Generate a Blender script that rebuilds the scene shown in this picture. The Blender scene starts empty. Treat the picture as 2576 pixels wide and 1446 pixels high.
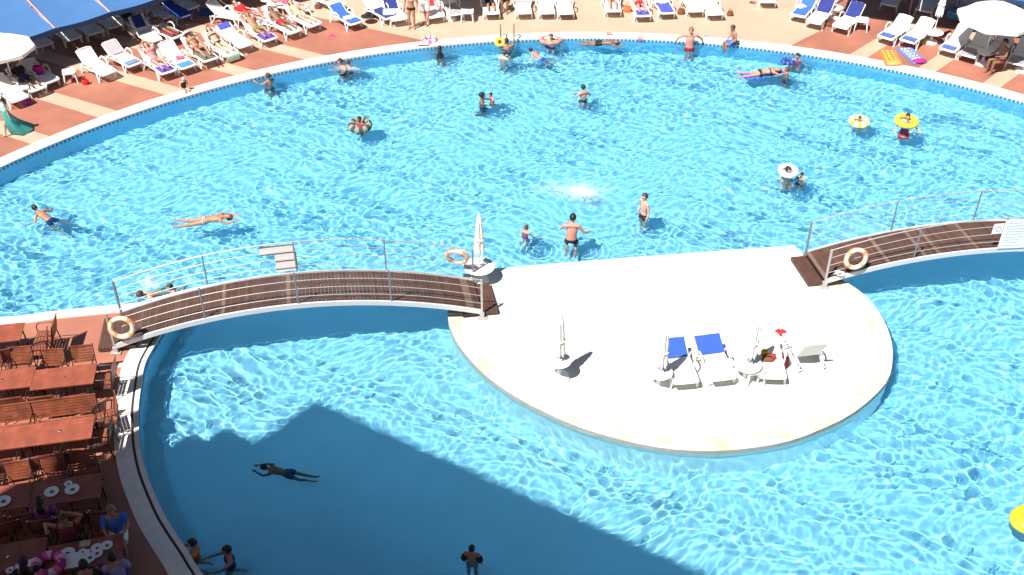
import bpy, bmesh, math, random
import numpy as np
from mathutils import Vector, Matrix, geometry
R = math.radians
random.seed(7)
sc = bpy.context.scene
C = sc.collection
# ---------------------------------------------------------------- camera, sky, sun, exposure
CAM_H, CAM_PITCH, FPX = 18.2, R(37), 2770.0
cd = bpy.data.cameras.new('camera'); cam = bpy.data.objects.new('camera', cd); C.objects.link(cam)
cam.location = (0, 0, CAM_H); cam.rotation_euler = (R(90) - CAM_PITCH, 0, 0)
cd.sensor_width = 36; cd.lens = FPX / 2576 * 36; cd.clip_end = 800
sc.camera = cam
SUN_EL, SUN_AZ = R(57), R(48)          # azimuth of the direction shadows fall, from +X
SD = Vector((math.cos(SUN_AZ), math.sin(SUN_AZ), 0))
w = bpy.data.worlds.new('World'); sc.world = w; w.use_nodes = True
wn = w.node_tree.nodes; sky = wn.new('ShaderNodeTexSky'); sky.sky_type = 'NISHITA'; sky.sun_disc = False
sky.sun_elevation = SUN_EL; sky.sun_rotation = R(90) - (SUN_AZ + math.pi)
w.node_tree.links.new(sky.outputs[0], wn['Background'].inputs[0]); wn['Background'].inputs[1].default_value = 0.036
L = bpy.data.lights.new('sun', 'SUN'); L.energy = 5.0; L.angle = R(0.53); L.color = (1, .95, .88)
sun = bpy.data.objects.new('sun', L); C.objects.link(sun)
sdir = Vector((SD.x * math.cos(SUN_EL), SD.y * math.cos(SUN_EL), -math.sin(SUN_EL)))
sun.rotation_euler = sdir.to_track_quat('-Z', 'Y').to_euler()
sun.location = (-20, -20, 40)
L.cycles.is_caustics_light = True
sc.view_settings.view_transform = 'Standard'; sc.view_settings.look = 'None'
sc.view_settings.exposure = 0.75; sc.view_settings.gamma = 1
sc.cycles.use_denoising = True
sc.cycles.max_bounces = 8; sc.cycles.diffuse_bounces = 3; sc.cycles.sample_clamp_indirect = 8; sc.cycles.sample_clamp_direct = 12

WATER, FLOOR = -0.10, -1.20

def W(px, py, z=0.0):
    """point of the place seen at preview pixel (2576x1446) of the photograph, at height z"""
    u = (px - 1288) / FPX; v = (py - 723) / FPX
    d = Vector((u, math.cos(CAM_PITCH) - v * math.sin(CAM_PITCH), -math.sin(CAM_PITCH) - v * math.cos(CAM_PITCH)))
    t = (CAM_H - z) / -d.z
    return Vector((d.x * t, d.y * t, z))

# ---------------------------------------------------------------- materials
MATS = {}
def mat(name, col, rough=.55, var=0.0, scale=6.0, bump=0.0, bscale=40.0, col2=None, spec=None, metal=0.0, trans=None, fac=.5):
    if name in MATS: return MATS[name]
    m = bpy.data.materials.new(name); m.use_nodes = True; nt = m.node_tree; b = nt.nodes['Principled BSDF']
    b.inputs['Base Color'].default_value = (*col, 1); b.inputs['Roughness'].default_value = rough
    b.inputs['Metallic'].default_value = metal
    if spec is not None: b.inputs['Specular IOR Level'].default_value = spec
    if trans: b.inputs['Subsurface Weight'].default_value = trans
    tc = nt.nodes.new('ShaderNodeTexCoord')
    if var or col2:
        n = nt.nodes.new('ShaderNodeTexNoise'); n.inputs['Scale'].default_value = scale; n.inputs['Detail'].default_value = 6
        nt.links.new(tc.outputs['Object'], n.inputs['Vector'])
        cr = nt.nodes.new('ShaderNodeValToRGB'); nt.links.new(n.outputs['Fac'], cr.inputs[0])
        c2 = col2 or tuple(min(1, c * (1 + var)) for c in col); c1 = col if col2 else tuple(c * (1 - var) for c in col)
        cr.color_ramp.elements[0].position = fac - .18; cr.color_ramp.elements[1].position = fac + .18
        cr.color_ramp.elements[0].color = (*c1, 1); cr.color_ramp.elements[1].color = (*c2, 1)
        nt.links.new(cr.outputs[0], b.inputs['Base Color'])
    if bump:
        n2 = nt.nodes.new('ShaderNodeTexNoise'); n2.inputs['Scale'].default_value = bscale; n2.inputs['Detail'].default_value = 4
        nt.links.new(tc.outputs['Object'], n2.inputs['Vector'])
        bp = nt.nodes.new('ShaderNodeBump'); bp.inputs['Strength'].default_value = bump; bp.inputs['Distance'].default_value = .01
        nt.links.new(n2.outputs['Fac'], bp.inputs['Height']); nt.links.new(bp.outputs[0], b.inputs['Normal'])
    MATS[name] = m; return m

def tile_mat(name, c1, c2, mortar, size, msize=.004, rough=.5, var=.12, rot=0.0):
    m = bpy.data.materials.new(name); m.use_nodes = True; nt = m.node_tree; b = nt.nodes['Principled BSDF']
    tc = nt.nodes.new('ShaderNodeTexCoord'); mp = nt.nodes.new('ShaderNodeMapping'); mp.inputs['Rotation'].default_value[2] = rot
    nt.links.new(tc.outputs['Object'], mp.inputs[0])
    br = nt.nodes.new('ShaderNodeTexBrick'); br.offset = 0; br.inputs['Scale'].default_value = 1
    br.inputs['Brick Width'].default_value = size; br.inputs['Row Height'].default_value = size; br.inputs['Mortar Size'].default_value = msize
    br.inputs['Color1'].default_value = (*c1, 1); br.inputs['Color2'].default_value = (*c2, 1); br.inputs['Mortar'].default_value = (*mortar, 1)
    nt.links.new(mp.outputs[0], br.inputs['Vector'])
    n = nt.nodes.new('ShaderNodeTexNoise'); n.inputs['Scale'].default_value = .7; n.inputs['Detail'].default_value = 7
    nt.links.new(tc.outputs['Object'], n.inputs['Vector'])
    mr = nt.nodes.new('ShaderNodeMapRange'); mr.inputs['From Min'].default_value = .3; mr.inputs['From Max'].default_value = .7
    mr.inputs['To Min'].default_value = 1 - var; mr.inputs['To Max'].default_value = 1 + var
    nt.links.new(n.outputs['Fac'], mr.inputs[0])
    vm = nt.nodes.new('ShaderNodeVectorMath'); vm.operation = 'SCALE'
    nt.links.new(br.outputs['Color'], vm.inputs[0]); nt.links.new(mr.outputs[0], vm.inputs['Scale'])
    nt.links.new(vm.outputs[0], b.inputs['Base Color']); b.inputs['Roughness'].default_value = rough
    return m

M_TERRA = tile_mat('terracotta_tiles', (.375, .150, .100), (.36, .142, .094), (.34, .145, .105), .22, .006, .55, .17, R(-28))
M_BEIGE = tile_mat('beige_tiles', (.56, .375, .275), (.54, .36, .26), (.50, .34, .26), .22, .006, .6, .07, R(-28))
M_POOL = tile_mat('pool_tiles', (.46, .68, .86), (.45, .67, .85), (.51, .71, .86), .15, .004, .4, .04)
M_POOLWALL = mat('pool_wall_tiles', (.22, .50, .70), .4, var=.05, scale=3)
M_COPING = mat('coping_white', (.80, .74, .68), .5, var=.06, scale=4, bump=.1)
M_WORN = mat('worn_coping', (.66, .63, .56), .5, scale=1.8, col2=(.64, .46, .29), fac=.555)
M_ISL = mat('white_deck_paint', (.64, .635, .60), .55, var=.03, scale=1.5)
M_ISLW = mat('island_wall_paint', (.80, .86, .88), .5, var=.06, scale=3)
M_WHITE = mat('white_plastic', (.84, .84, .81), .35, var=.02)
M_FABW = mat('white_canvas', (.84, .84, .78), .8, var=.03, bump=.2)
M_STEEL = mat('painted_steel', (.46, .43, .42), .35, metal=.2); M_POST = mat('post_steel', (.23, .25, .29), .4, metal=.2)
M_STEELW = mat('white_steel_beam', (.60, .60, .62), .4)
M_DKMETAL = mat('dark_metal', (.03, .024, .022), .4, metal=.3)
M_TEAK = mat('red_teak', (.35, .092, .055), .45, scale=3.0, col2=(.21, .060, .034), bump=.1)
M_TEAK2 = mat('red_teak_dark', (.32, .095, .048), .45, scale=3.5, col2=(.15, .045, .025), bump=.1)
M_CHROME = mat('chrome', (.8, .8, .8), .15, metal=1)
M_BLUEAWN = mat('blue_awning_fabric', (.052, .155, .36), .75, var=.05, scale=1.2, bump=.2, bscale=12)
M_TOWBLUE = mat('royal_blue_towel', (.028, .10, .50), .9, var=.12, bump=.3)
M_TOWNAVY = mat('navy_towel', (.022, .035, .20), .9, var=.12, bump=.3)
M_PLATE = mat('china', (.78, .78, .76), .2)
M_ORANGE = mat('lifebuoy_orange', (.80, .32, .16), .4)
M_CREAM = mat('lifebuoy_cream', (.86, .66, .48), .4)
M_SLIT = mat('gutter_dark', (.03, .03, .035), .6)
M_EYE = mat('eye_dark', (.02, .015, .01), .2)
SKIN = {
 'fair': mat('skin_fair', (.62, .36, .26), .55, var=.06, scale=8), 'tan': mat('skin_tan', (.42, .20, .12), .5, var=.06, scale=8),
 'pink': mat('skin_pink', (.62, .27, .20), .5, var=.06, scale=8), 'brown': mat('skin_brown', (.24, .125, .075), .5, var=.06, scale=8)}
HAIR = {'black': mat('hair_black', (.012, .010, .010), .5, bump=.4), 'brown': mat('hair_brown', (.075, .035, .02), .5, bump=.4),
        'light': mat('hair_light', (.22, .13, .07), .5, bump=.4), 'red': mat('hair_red', (.14, .035, .02), .5, bump=.4)}
def cloth(name, col): return mat('cloth_' + name, col, .85, var=.08, bump=.2)
CL = {k: cloth(k, v) for k, v in dict(black=(.015, .015, .02), navy=(.02, .03, .14), blue=(.05, .16, .60), white=(.82, .82, .78),
      pink=(.80, .10, .24), red=(.55, .02, .03), purple=(.22, .03, .24), teal=(.05, .34, .32), teald=(.02, .16, .20), yellow=(.85, .62, .05),
      orange=(.85, .18, .06), green=(.10, .28, .12), grey=(.34, .34, .36), olive=(.22, .20, .06), maroon=(.22, .03, .05), cyan=(.35, .72, .74),
      lilac=(.30, .26, .55), magenta=(.45, .02, .20), straw=(.66, .52, .26), beige=(.60, .45, .30), mint=(.42, .62, .48), brown=(.20, .08, .04)).items()}

# ---------------------------------------------------------------- mesh builder
class MB:
    def __init__(s): s.v = []; s.f = []; s.m = []; s.cur = 0
    def add(s, vs, fs):
        o = len(s.v); s.v += [tuple(v) for v in vs]; s.f += [tuple(i + o for i in f) for f in fs]; s.m += [s.cur] * len(fs)
    def box(s, c, size, rot=None):
        hx, hy, hz = [a / 2 for a in size]; vs = [Vector((x, y, z)) for x in (-hx, hx) for y in (-hy, hy) for z in (-hz, hz)]
        if rot is not None: vs = [rot @ v for v in vs]
        c = Vector(c); s.add([v + c for v in vs], [(0, 1, 3, 2), (4, 6, 7, 5), (0, 4, 5, 1), (2, 3, 7, 6), (0, 2, 6, 4), (1, 5, 7, 3)])
        return s
    def tube(s, pts, r, seg=8, cap=True, side=None, r2=None, close=False):
        pts = [Vector(p) for p in pts]; n = len(pts); rs = r if isinstance(r, (list, tuple)) else [r] * n
        rs2 = r2 if isinstance(r2, (list, tuple)) else ([r2] * n if r2 is not None else rs)
        up = None; base = len(s.v); vs = []
        for i, p in enumerate(pts):
            if close: t = pts[(i + 1) % n] - pts[i - 1]
            else: t = pts[min(i + 1, n - 1)] - pts[max(i - 1, 0)]
            if t.length < 1e-9: t = Vector((0, 0, 1))
            t.normalize()
            if side is not None: a = Vector(side) - Vector(side).dot(t) * t
            elif up is None: a = t.orthogonal()
            else: a = up - up.dot(t) * t
            if a.length < 1e-6: a = t.orthogonal()
            a.normalize(); up = a; b = t.cross(a)
            for k in range(seg):
                an = 2 * math.pi * k / seg; vs.append(p + a * math.cos(an) * rs[i] + b * math.sin(an) * rs2[i])
        fs = []
        for i in range(n if close else n - 1):
            j = (i + 1) % n
            for k in range(seg):
                k2 = (k + 1) % seg; fs.append((i * seg + k, i * seg + k2, j * seg + k2, j * seg + k))
        if cap and not close: fs += [tuple(range(seg))[::-1], tuple((n - 1) * seg + k for k in range(seg))]
        s.add(vs, fs); return s
    def ell(s, c, rad, rot=None, nu=12, nv=8):
        vs = []; c = Vector(c)
        for j in range(nv + 1):
            ph = math.pi * j / nv
            for i in range(nu):
                th = 2 * math.pi * i / nu
                v = Vector((rad[0] * math.sin(ph) * math.cos(th), rad[1] * math.sin(ph) * math.sin(th), rad[2] * math.cos(ph)))
                if rot is not None: v = rot @ v
                vs.append(c + v)
        fs = [(j * nu + i, (j + 1) * nu + i, (j + 1) * nu + (i + 1) % nu, j * nu + (i + 1) % nu) for j in range(nv) for i in range(nu)]
        s.add(vs, fs); return s
    def lathe(s, prof, seg=24, c=(0, 0, 0), rot=None, scal=(1, 1)):
        c = Vector(c); vs = []
        for r, z in prof:
            for k in range(seg):
                a = 2 * math.pi * k / seg; v = Vector((r * math.cos(a) * scal[0], r * math.sin(a) * scal[1], z))
                if rot is not None: v = rot @ v
                vs.append(c + v)
        fs = [(i * seg + k, i * seg + (k + 1) % seg, (i + 1) * seg + (k + 1) % seg, (i + 1) * seg + k) for i in range(len(prof) - 1) for k in range(seg)]
        s.add(vs, fs); return s
    def torus(s, c, R_, r, rot=None, nu=28, nv=10, r2=None):
        pts = [Vector((R_ * math.cos(a), R_ * math.sin(a), 0)) for a in [2 * math.pi * k / nu for k in range(nu)]]
        vs = []
        for k in range(nu):
            a = 2 * math.pi * k / nu; e = Vector((math.cos(a), math.sin(a), 0))
            for j in range(nv):
                b = 2 * math.pi * j / nv; v = e * (R_ + r * math.cos(b)) + Vector((0, 0, (r2 or r) * math.sin(b)))
                if rot is not None: v = rot @ v
                vs.append(Vector(c) + v)
        s.add(vs, [(k * nv + j, ((k + 1) % nu) * nv + j, ((k + 1) % nu) * nv + (j + 1) % nv, k * nv + (j + 1) % nv) for k in range(nu) for j in range(nv)]); return s
    def prism(s, poly, z0, z1):
        n = len(poly); s.add([(p[0], p[1], z0) for p in poly] + [(p[0], p[1], z1) for p in poly],
            [tuple(range(n))[::-1], tuple(range(n, 2 * n))] + [(i, (i + 1) % n, (i + 1) % n + n, i + n) for i in range(n)]); return s
    def sheet(s, grid, th):
        """grid[i][j] of Vectors -> thick sheet"""
        n, m_ = len(grid), len(grid[0]); nor = [[None] * m_ for _ in range(n)]
        for i in range(n):
            for j in range(m_):
                a = grid[min(i + 1, n - 1)][j] - grid[max(i - 1, 0)][j]; b = grid[i][min(j + 1, m_ - 1)] - grid[i][max(j - 1, 0)]
                q = a.cross(b); nor[i][j] = q.normalized() if q.length > 1e-9 else Vector((0, 0, 1))
        top = [grid[i][j] + nor[i][j] * th / 2 for i in range(n) for j in range(m_)]; bot = [grid[i][j] - nor[i][j] * th / 2 for i in range(n) for j in range(m_)]
        fs = []; N = n * m_
        for i in range(n - 1):
            for j in range(m_ - 1):
                a, b, c, d = i * m_ + j, (i + 1) * m_ + j, (i + 1) * m_ + j + 1, i * m_ + j + 1
                fs += [(a, b, c, d), (a + N, d + N, c + N, b + N)]
        bd = [i * m_ for i in range(n)] + [(n - 1) * m_ + j for j in range(1, m_)] + [i * m_ + m_ - 1 for i in range(n - 2, -1, -1)] + [j for j in range(m_ - 2, 0, -1)]
        for k in range(len(bd)):
            a, b = bd[k], bd[(k + 1) % len(bd)]; fs.append((b, a, a + N, b + N))
        s.add(top + bot, fs); return s
    def mesh(s, name, mats, smooth=True):
        me = bpy.data.meshes.new(name); me.from_pydata(s.v, [], s.f)
        for m_ in (mats if isinstance(mats, list) else [mats]): me.materials.append(m_)
        if isinstance(mats, list): me.polygons.foreach_set('material_index', s.m)
        if smooth:
            me.polygons.foreach_set('use_smooth', [True] * len(me.polygons))
            try: me.set_sharp_from_angle(angle=R(38))
            except Exception: pass
        me.update(); return me
    def build(s, name, mats, parent=None, smooth=True, loc=None):
        o = bpy.data.objects.new(name, s.mesh(name, mats, smooth)); C.objects.link(o); o.parent = parent
        if loc is not None: o.location = loc
        return o

def tag(o, label=None, cat=None, group=None, kind=None):
    if label: o['label'] = label
    if cat: o['category'] = cat
    if group: o['group'] = group
    if kind: o['kind'] = kind
    return o
def thing(name, label, cat, loc=(0, 0, 0), rz=0.0, group=None):
    o = bpy.data.objects.new(name, None); C.objects.link(o); o.location = loc; o.rotation_euler = (0, 0, rz); o.empty_display_size = .2
    return tag(o, label, cat, group)
def dup(root, loc, rz, label, group=None):
    r = root.copy(); C.objects.link(r); r.location = loc; r.rotation_euler = (0, 0, rz); r['label'] = label
    if group: r['group'] = group
    for ch in root.children:
        c = ch.copy(); C.objects.link(c); c.parent = r
        for g in ch.children:
            d = g.copy(); C.objects.link(d); d.parent = c
    return r
def struct(o): o['kind'] = 'structure'; return o
def RZ(a): return Matrix.Rotation(a, 3, 'Z')
def RX(a): return Matrix.Rotation(a, 3, 'X')
def RY(a): return Matrix.Rotation(a, 3, 'Y')

# ---------------------------------------------------------------- pool outline
CC, CR = Vector((2.985, 16.437)), 24.0
def smooth_line(pts, n=4):
    """catmull-rom"""
    out = []; P_ = [Vector((p[0], p[1])) for p in pts]
    for i in range(len(P_) - 1):
        a, b, c, d = P_[max(i - 1, 0)], P_[i], P_[i + 1], P_[min(i + 2, len(P_) - 1)]
        for k in range(n):
            t = k / n; out.append(.5 * ((2 * b) + (c - a) * t + (2 * a - 5 * b + 4 * c - d) * t * t + (3 * b - a - 3 * c + d) * t ** 3))
    out.append(P_[-1]); return out
low_px = [(455, 762), (452, 778), (425, 812), (389, 871), (365, 918), (354, 983), (349, 1030), (350, 1081), (353, 1122), (365, 1178), (384, 1230), (410, 1288), (438, 1335), (472, 1385), (510, 1445)]
lowleft = smooth_line([W(*p) for p in low_px] + [Vector((-4.7, 12.4)), Vector((-2.4, 10.0)), Vector((0.5, 8.0))], 4)
bank_px = [(0, 799), (140, 783), (280, 769), (387, 760), (435, 757), (455, 762)]
bk = [W(*p) for p in bank_px]
ya = bk[0].y - .02
xa = CC.x - math.sqrt(CR ** 2 - (ya - CC.y) ** 2)
bank = smooth_line([Vector((xa, ya))] + [Vector((-17, ya))] + bk, 4)
a0 = math.atan2(ya - CC.y, xa - CC.x)
circ = [CC + Vector((math.cos(a), math.sin(a))) * CR for a in np.linspace(a0, R(-22), 170)]
pool = [Vector((p[0], p[1])) for p in circ] + [Vector((14, 7.0))] + lowleft[::-1][:-1] + bank[::-1][:-1][0:]
# remove duplicates
def clean(p):
    out = []
    for q in p:
        if not out or (q - out[-1]).length > .02: out.append(q)
    if (out[0] - out[-1]).length < .02: out.pop()
    return out
pool = clean(pool)
isl_px = [(1127, 797), (1131, 765), (1148, 722), (1167, 690), (1186, 679), (1268, 673), (1640, 643), (1995, 617), (2022, 638), (2065, 670), (2124, 707), (2176, 744), (2216, 795), (2240, 850), (2245, 905),
          (2228, 965), (2150, 1037), (2050, 1087), (1950, 1118), (1800, 1135), (1650, 1125), (1500, 1089), (1400, 1051), (1300, 1000), (1220, 943), (1162, 880), (1135, 832)]
isl = [W(*p).xy for p in isl_px]
isl_s = smooth_line(isl[10:] + isl[:5], 3) + [isl[5], isl[6], isl[7]] + smooth_line(isl[7:11], 3)[1:-1]
isl_s = clean(isl_s)

def holed(name, outer, hole, z, m):
    vs = [Vector((*p, z)) for p in outer] ; hs = [Vector((*p, z)) for p in hole]
    tris = geometry.tessellate_polygon([vs, hs]); me = bpy.data.meshes.new(name)
    me.from_pydata([tuple(v) for v in vs + hs], [], [tuple(t) for t in tris]); me.materials.append(m)
    bm = bmesh.new(); bm.from_mesh(me); bmesh.ops.recalc_face_normals(bm, faces=bm.faces)
    if sum(f.normal.z for f in bm.faces) < 0: bmesh.ops.reverse_faces(bm, faces=bm.faces)
    bm.to_mesh(me); bm.free()
    o = bpy.data.objects.new(name, me); C.objects.link(o); return o
def offset(pts, d, closed=False):
    n = len(pts); out = []
    for i in range(n):
        a = pts[(i - 1) % n] if (closed or i > 0) else pts[i]; b = pts[(i + 1) % n] if (closed or i < n - 1) else pts[i]
        t = (b - a).normalized(); out.append(pts[i] + Vector((-t.y, t.x)) * d)
    return out
def strip(name, inner, outer, z1, z0, m, closed=False):
    """band between two lines, top at z1, with skirts down to z0 on both sides"""
    mb = MB(); n = len(inner); vs = []
    for i in range(n):
        vs += [(*inner[i], z0), (*inner[i], z1), (*outer[i], z1), (*outer[i], z0)]
    fs = []
    for i in range(n if closed else n - 1):
        a, b = i * 4, ((i + 1) % n) * 4
        for k in range(3): fs.append((a + k, a + k + 1, b + k + 1, b + k))
    if not closed: fs += [(3, 2, 1, 0), tuple((n - 1) * 4 + k for k in range(4))]
    mb.add(vs, fs); o = mb.build(name, m, None, False)
    bm = bmesh.new(); bm.from_mesh(o.data); bmesh.ops.recalc_face_normals(bm, faces=bm.faces); bm.to_mesh(o.data); bm.free()
    return o

# ---------------------------------------------------------------- ground, pool shell, coping
gnd = struct(holed('terrace_ground', [Vector(p) for p in ((-120, -60), (120, -60), (120, 160), (-120, 160))], pool, 0.0, M_TERRA))
# orientation sign: circ runs clockwise (angle falls) -> left normal points outward
far_in = circ[:]; far_out = offset(far_in, .52)
struct(strip('pool_coping_far', far_in, far_out, .022, -.09, M_COPING))
bnk_in = [p for p in bank]; bnk_out = offset(bnk_in, -.34)
struct(strip('pool_coping_bank', bnk_in, bnk_out, .020, -.09, M_COPING))
ll = lowleft
struct(strip('pool_coping_lip', ll, offset(ll, -.115), .024, -.09, M_COPING))
struct(strip('gutter_slit', offset(ll, -.115), offset(ll, -.175), .006, -.02, M_SLIT))
struct(strip('pool_coping_near', offset(ll, -.175), offset(ll, -.56), .026, -.02, M_COPING))
# pool walls
def wall_strip(name, pts, z1, z0, m, d=0.0, closed=True, alt=None):
    mb = MB(); n = len(pts); vs = []
    P_ = offset(pts, d, closed) if d else pts
    for p in P_: vs += [(*p, z0), (*p, z1)]
    fs = [(i * 2, ((i + 1) % n) * 2, ((i + 1) % n) * 2 + 1, i * 2 + 1) for i in range(n if closed else n - 1)]
    mb.add(vs, fs)
    if alt: mb.m = [i % 2 for i in range(len(fs))]
    return mb.build(name, alt or m, None, False)
pw = struct(wall_strip('pool_wall', pool, -.08, FLOOR - .02, M_POOLWALL)); pw.cycles.is_caustics_receiver = True
def resample(pts, step, closed=True):
    out = []; n = len(pts); acc = 0.0
    for i in range(n if closed else n - 1):
        a, b = pts[i], pts[(i + 1) % n]; l = (b - a).length
        while acc < l: out.append(a.lerp(b, acc / l)); acc += step
        acc -= l
    return out
vis = resample(circ, .075, False)
M_TB = [mat('mosaic_dark', (.04, .14, .30), .3), mat('mosaic_white', (.36, .55, .66), .3)]
tb = struct(wall_strip('waterline_tile_band', vis, -.03, -.13, None, -.006, False, M_TB)); tb.cycles.is_caustics_receiver = True
tb2 = struct(wall_strip('waterline_tile_band_near', resample(ll, .095, False), -.03, -.15, None, .006, False, [M_TB[0], mat('mosaic_blue', (.05, .22, .42), .3)]))
tb2.cycles.is_caustics_receiver = True
fl = MB(); fl.prism([(-24, 4), (30, 4), (30, 43), (-24, 43)], FLOOR - .2, FLOOR); fl = struct(fl.build('pool_floor', M_POOL, None, False)); fl.cycles.is_caustics_receiver = True

# island
mb = MB(); n = len(isl_s)
isl_top = struct(MB().prism(isl_s, -.25, .0).build('island_deck', M_ISL, None, False))
cop_line = clean(smooth_line(isl[10:] + isl[:2], 3)); side = -.42 if (offset(cop_line, -.42)[12] - Vector((4, 22.5))).length < (cop_line[12] - Vector((4, 22.5))).length else .42
isl_cop = struct(strip('island_coping', cop_line, offset(cop_line, side), .018, -.1, M_WORN))
wp = offset(isl_s, -.03, True)
iw = struct(MB().prism(wp, FLOOR - .02, -.09).build('island_wall', M_ISLW, None, False)); iw.cycles.is_caustics_receiver = True
isl_top.cycles.is_caustics_receiver = True

# ---------------------------------------------------------------- water
def water():
    st = .034; xs = np.arange(-21, 20, st); ys = np.arange(10.5, 41.0, st); nx, ny = len(xs), len(ys)
    X, Y = np.meshgrid(xs, ys)
    rng = np.random.default_rng(3); Z = np.full(X.shape, WATER)
    wx = X + .25 * np.sin(Y * .9 + 1) + .15 * np.sin(X * .7 + Y * 1.7) + .08 * np.sin(2.9 * X - 2.1 * Y)
    wy = Y + .25 * np.sin(X * .8) + .15 * np.sin(Y * .6 - X * 1.3) + .08 * np.sin(3.1 * Y + 1.7 * X)
    amp = 1.0 + .30 * np.sin(X * .42 + 1.3 * np.sin(Y * .31)) * np.sin(Y * .37 + 1.1 * np.sin(X * .27 + 2))
    S = np.zeros(X.shape)
    for k in range(54):
        lam = .11 * (.66 / .11) ** rng.random(); kk = 2 * math.pi / lam; th = rng.random() * 2 * math.pi
        A = .0027 * lam ** 1.22 * (.5 + rng.random()); ph = rng.random() * 6.28
        S += A * np.sin(kk * math.cos(th) * wx + kk * math.sin(th) * wy + ph)
    Z += S * amp
    # calm, ring-waved patches around the diver's splash and the shallow corner
    for (cx, cy, r0, a, lam, cm) in calm:
        d = np.hypot(X - cx, Y - cy); g = np.exp(-(d / r0) ** 2); Z = WATER + (Z - WATER) * (1 - cm * g) + a * g * np.sin(2 * math.pi * d / lam)
    g = np.exp(-((X - 11) / 5) ** 2 - ((Y - 17.5) / 2.6) ** 2); Z += .0030 * g * np.sin(2 * math.pi * (Y * .97 - X * .22 + .35 * np.sin(X * .8)) / .42)
    # the building's lee at the lower left lies nearly still
    co = np.stack([X, Y, Z], -1).reshape(-1, 3).astype('f')
    i = np.arange((ny - 1) * (nx - 1)); r = i // (nx - 1); c = i % (nx - 1); a = r * nx + c
    cxm, cym = xs[c] + st / 2, ys[r] + st / 2
    keep = ((cxm - CC.x) ** 2 + (cym - CC.y) ** 2 < (CR + .15) ** 2) & ~((cxm < -9.6) & (cym < 22.4)) & ~((cxm > -.2) & (cxm < 8.6) & (cym > 20.8) & (cym < 24.4))
    a = a[keep]; q = np.stack([a, a + 1, a + nx + 1, a + nx], -1).astype('i')
    used = np.unique(q); remap = np.zeros(len(co), 'i'); remap[used] = np.arange(len(used)); co = co[used]; q = remap[q]
    me = bpy.data.meshes.new('pool_water'); me.vertices.add(len(co)); me.vertices.foreach_set('co', co.ravel())
    me.loops.add(q.size); me.loops.foreach_set('vertex_index', q.ravel().astype('i'))
    me.polygons.add(len(q)); me.polygons.foreach_set('loop_start', np.arange(0, q.size, 4, dtype='i'))
    me.polygons.foreach_set('use_smooth', np.ones(len(q), bool)); me.update(calc_edges=True)
    g = bpy.data.materials.new('water'); g.use_nodes = True; nt = g.node_tree; nt.nodes.clear()
    o = nt.nodes.new('ShaderNodeOutputMaterial'); gl = nt.nodes.new('ShaderNodeBsdfGlass'); gl.inputs['IOR'].default_value = 1.33
    gl.inputs['Roughness'].default_value = 0.055; gl.inputs['Color'].default_value = (.69, .955, 1, 1); nt.links.new(gl.outputs[0], o.inputs[0])
    me.materials.append(g); ob = bpy.data.objects.new('pool_water', me); C.objects.link(ob); ob.cycles.is_caustics_caster = True
    return struct(ob)
calm = []
for (px, py, r0, a, lam, cm) in ((1465, 500, 1.3, .0035, .36, .6), (1440, 640, 1.0, .0, .4, .55)):
    p = W(px, py, WATER); calm.append((p.x, p.y, r0, a, lam, cm))
for (px, py) in ((1213, 262), (1234, 258), (1467, 245), (904, 325), (2163, 315), (2284, 335), (1984, 460), (2016, 455), (1324, 600), (1441, 600), (1622, 545), (88, 540), (530, 560), (353, 750), (855, 178), (877, 175),
                 (1269, 150), (1336, 140), (1386, 112), (2006, 155), (1980, 190), (1106, 135), (663, 195)):
    p = W(px, py, WATER); calm.append((p.x + .05, p.y - .12, .55, .0048, .17, .2))
water()

# ---------------------------------------------------------------- light paving bands on the terrace
def poly_sheet(name, pts, z, m):
    mb = MB(); n = len(pts); mb.add([(p[0], p[1], z) for p in pts] + [(p[0], p[1], z - .03) for p in pts], [tuple(range(n))] + [(i, i + n, (i + 1) % n + n, (i + 1) % n) for i in range(n)])
    o = mb.build(name, m, None, False); bm = bmesh.new(); bm.from_mesh(o.data); bmesh.ops.recalc_face_normals(bm, faces=bm.faces)
    bm.faces.ensure_lookup_table()
    if bm.faces[0].normal.z < 0: bmesh.ops.reverse_faces(bm, faces=bm.faces)
    bm.to_mesh(o.data); bm.free(); return struct(o)
def rim(p, r=CR + .5):
    d = (Vector(p[:2]) - CC).normalized(); return CC + d * r
def ray_to_rim(p, ang):
    """walk from p along ang (deg) until the rim circle"""
    p = Vector(p[:2]); d = Vector((math.cos(R(ang)), math.sin(R(ang)))); q = p - CC; b = q.dot(d); c = q.dot(q) - (CR + .5) ** 2
    disc = b * b - c; t = -b - math.sqrt(max(disc, 0)); return p + d * t
def band(px, ang, wd, back, z=.004):
    e = ray_to_rim(W(*px), ang); d = Vector((math.cos(R(ang)), math.sin(R(ang)))); nrm = Vector((-d.y, d.x)) * wd / 2
    a = e + d * .25
    poly_sheet('paving_band', [a - nrm, a + nrm, e - d * back + nrm, e - d * back - nrm], z, M_BEIGE)
for px in ((88, 348), (268, 286), (440, 231), (620, 184), (796, 145)): band(px, -28, .66, 14)
for px in ((2187, 124), (2358, 158), (2521, 195), (2640, 240)): band(px, -134, .62, 14)
A1, A2 = ray_to_rim(W(1060, 99), -26), ray_to_rim(W(1982, 117), -137)
dl = Vector((math.cos(R(-26)), math.sin(R(-26)))); dr = Vector((math.cos(R(-137)), math.sin(R(-137))))
an1, an2 = [math.atan2((p - CC).y, (p - CC).x) for p in (A1, A2)]
arc = [CC + Vector((math.cos(a), math.sin(a))) * (CR + .45) for a in np.linspace(an1, an2, 30)]
k1 = A2 - dr * 3.0; k2 = k1 + (W(1900, 33).xy - W(1980, 52).xy).normalized() * 1.6
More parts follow.
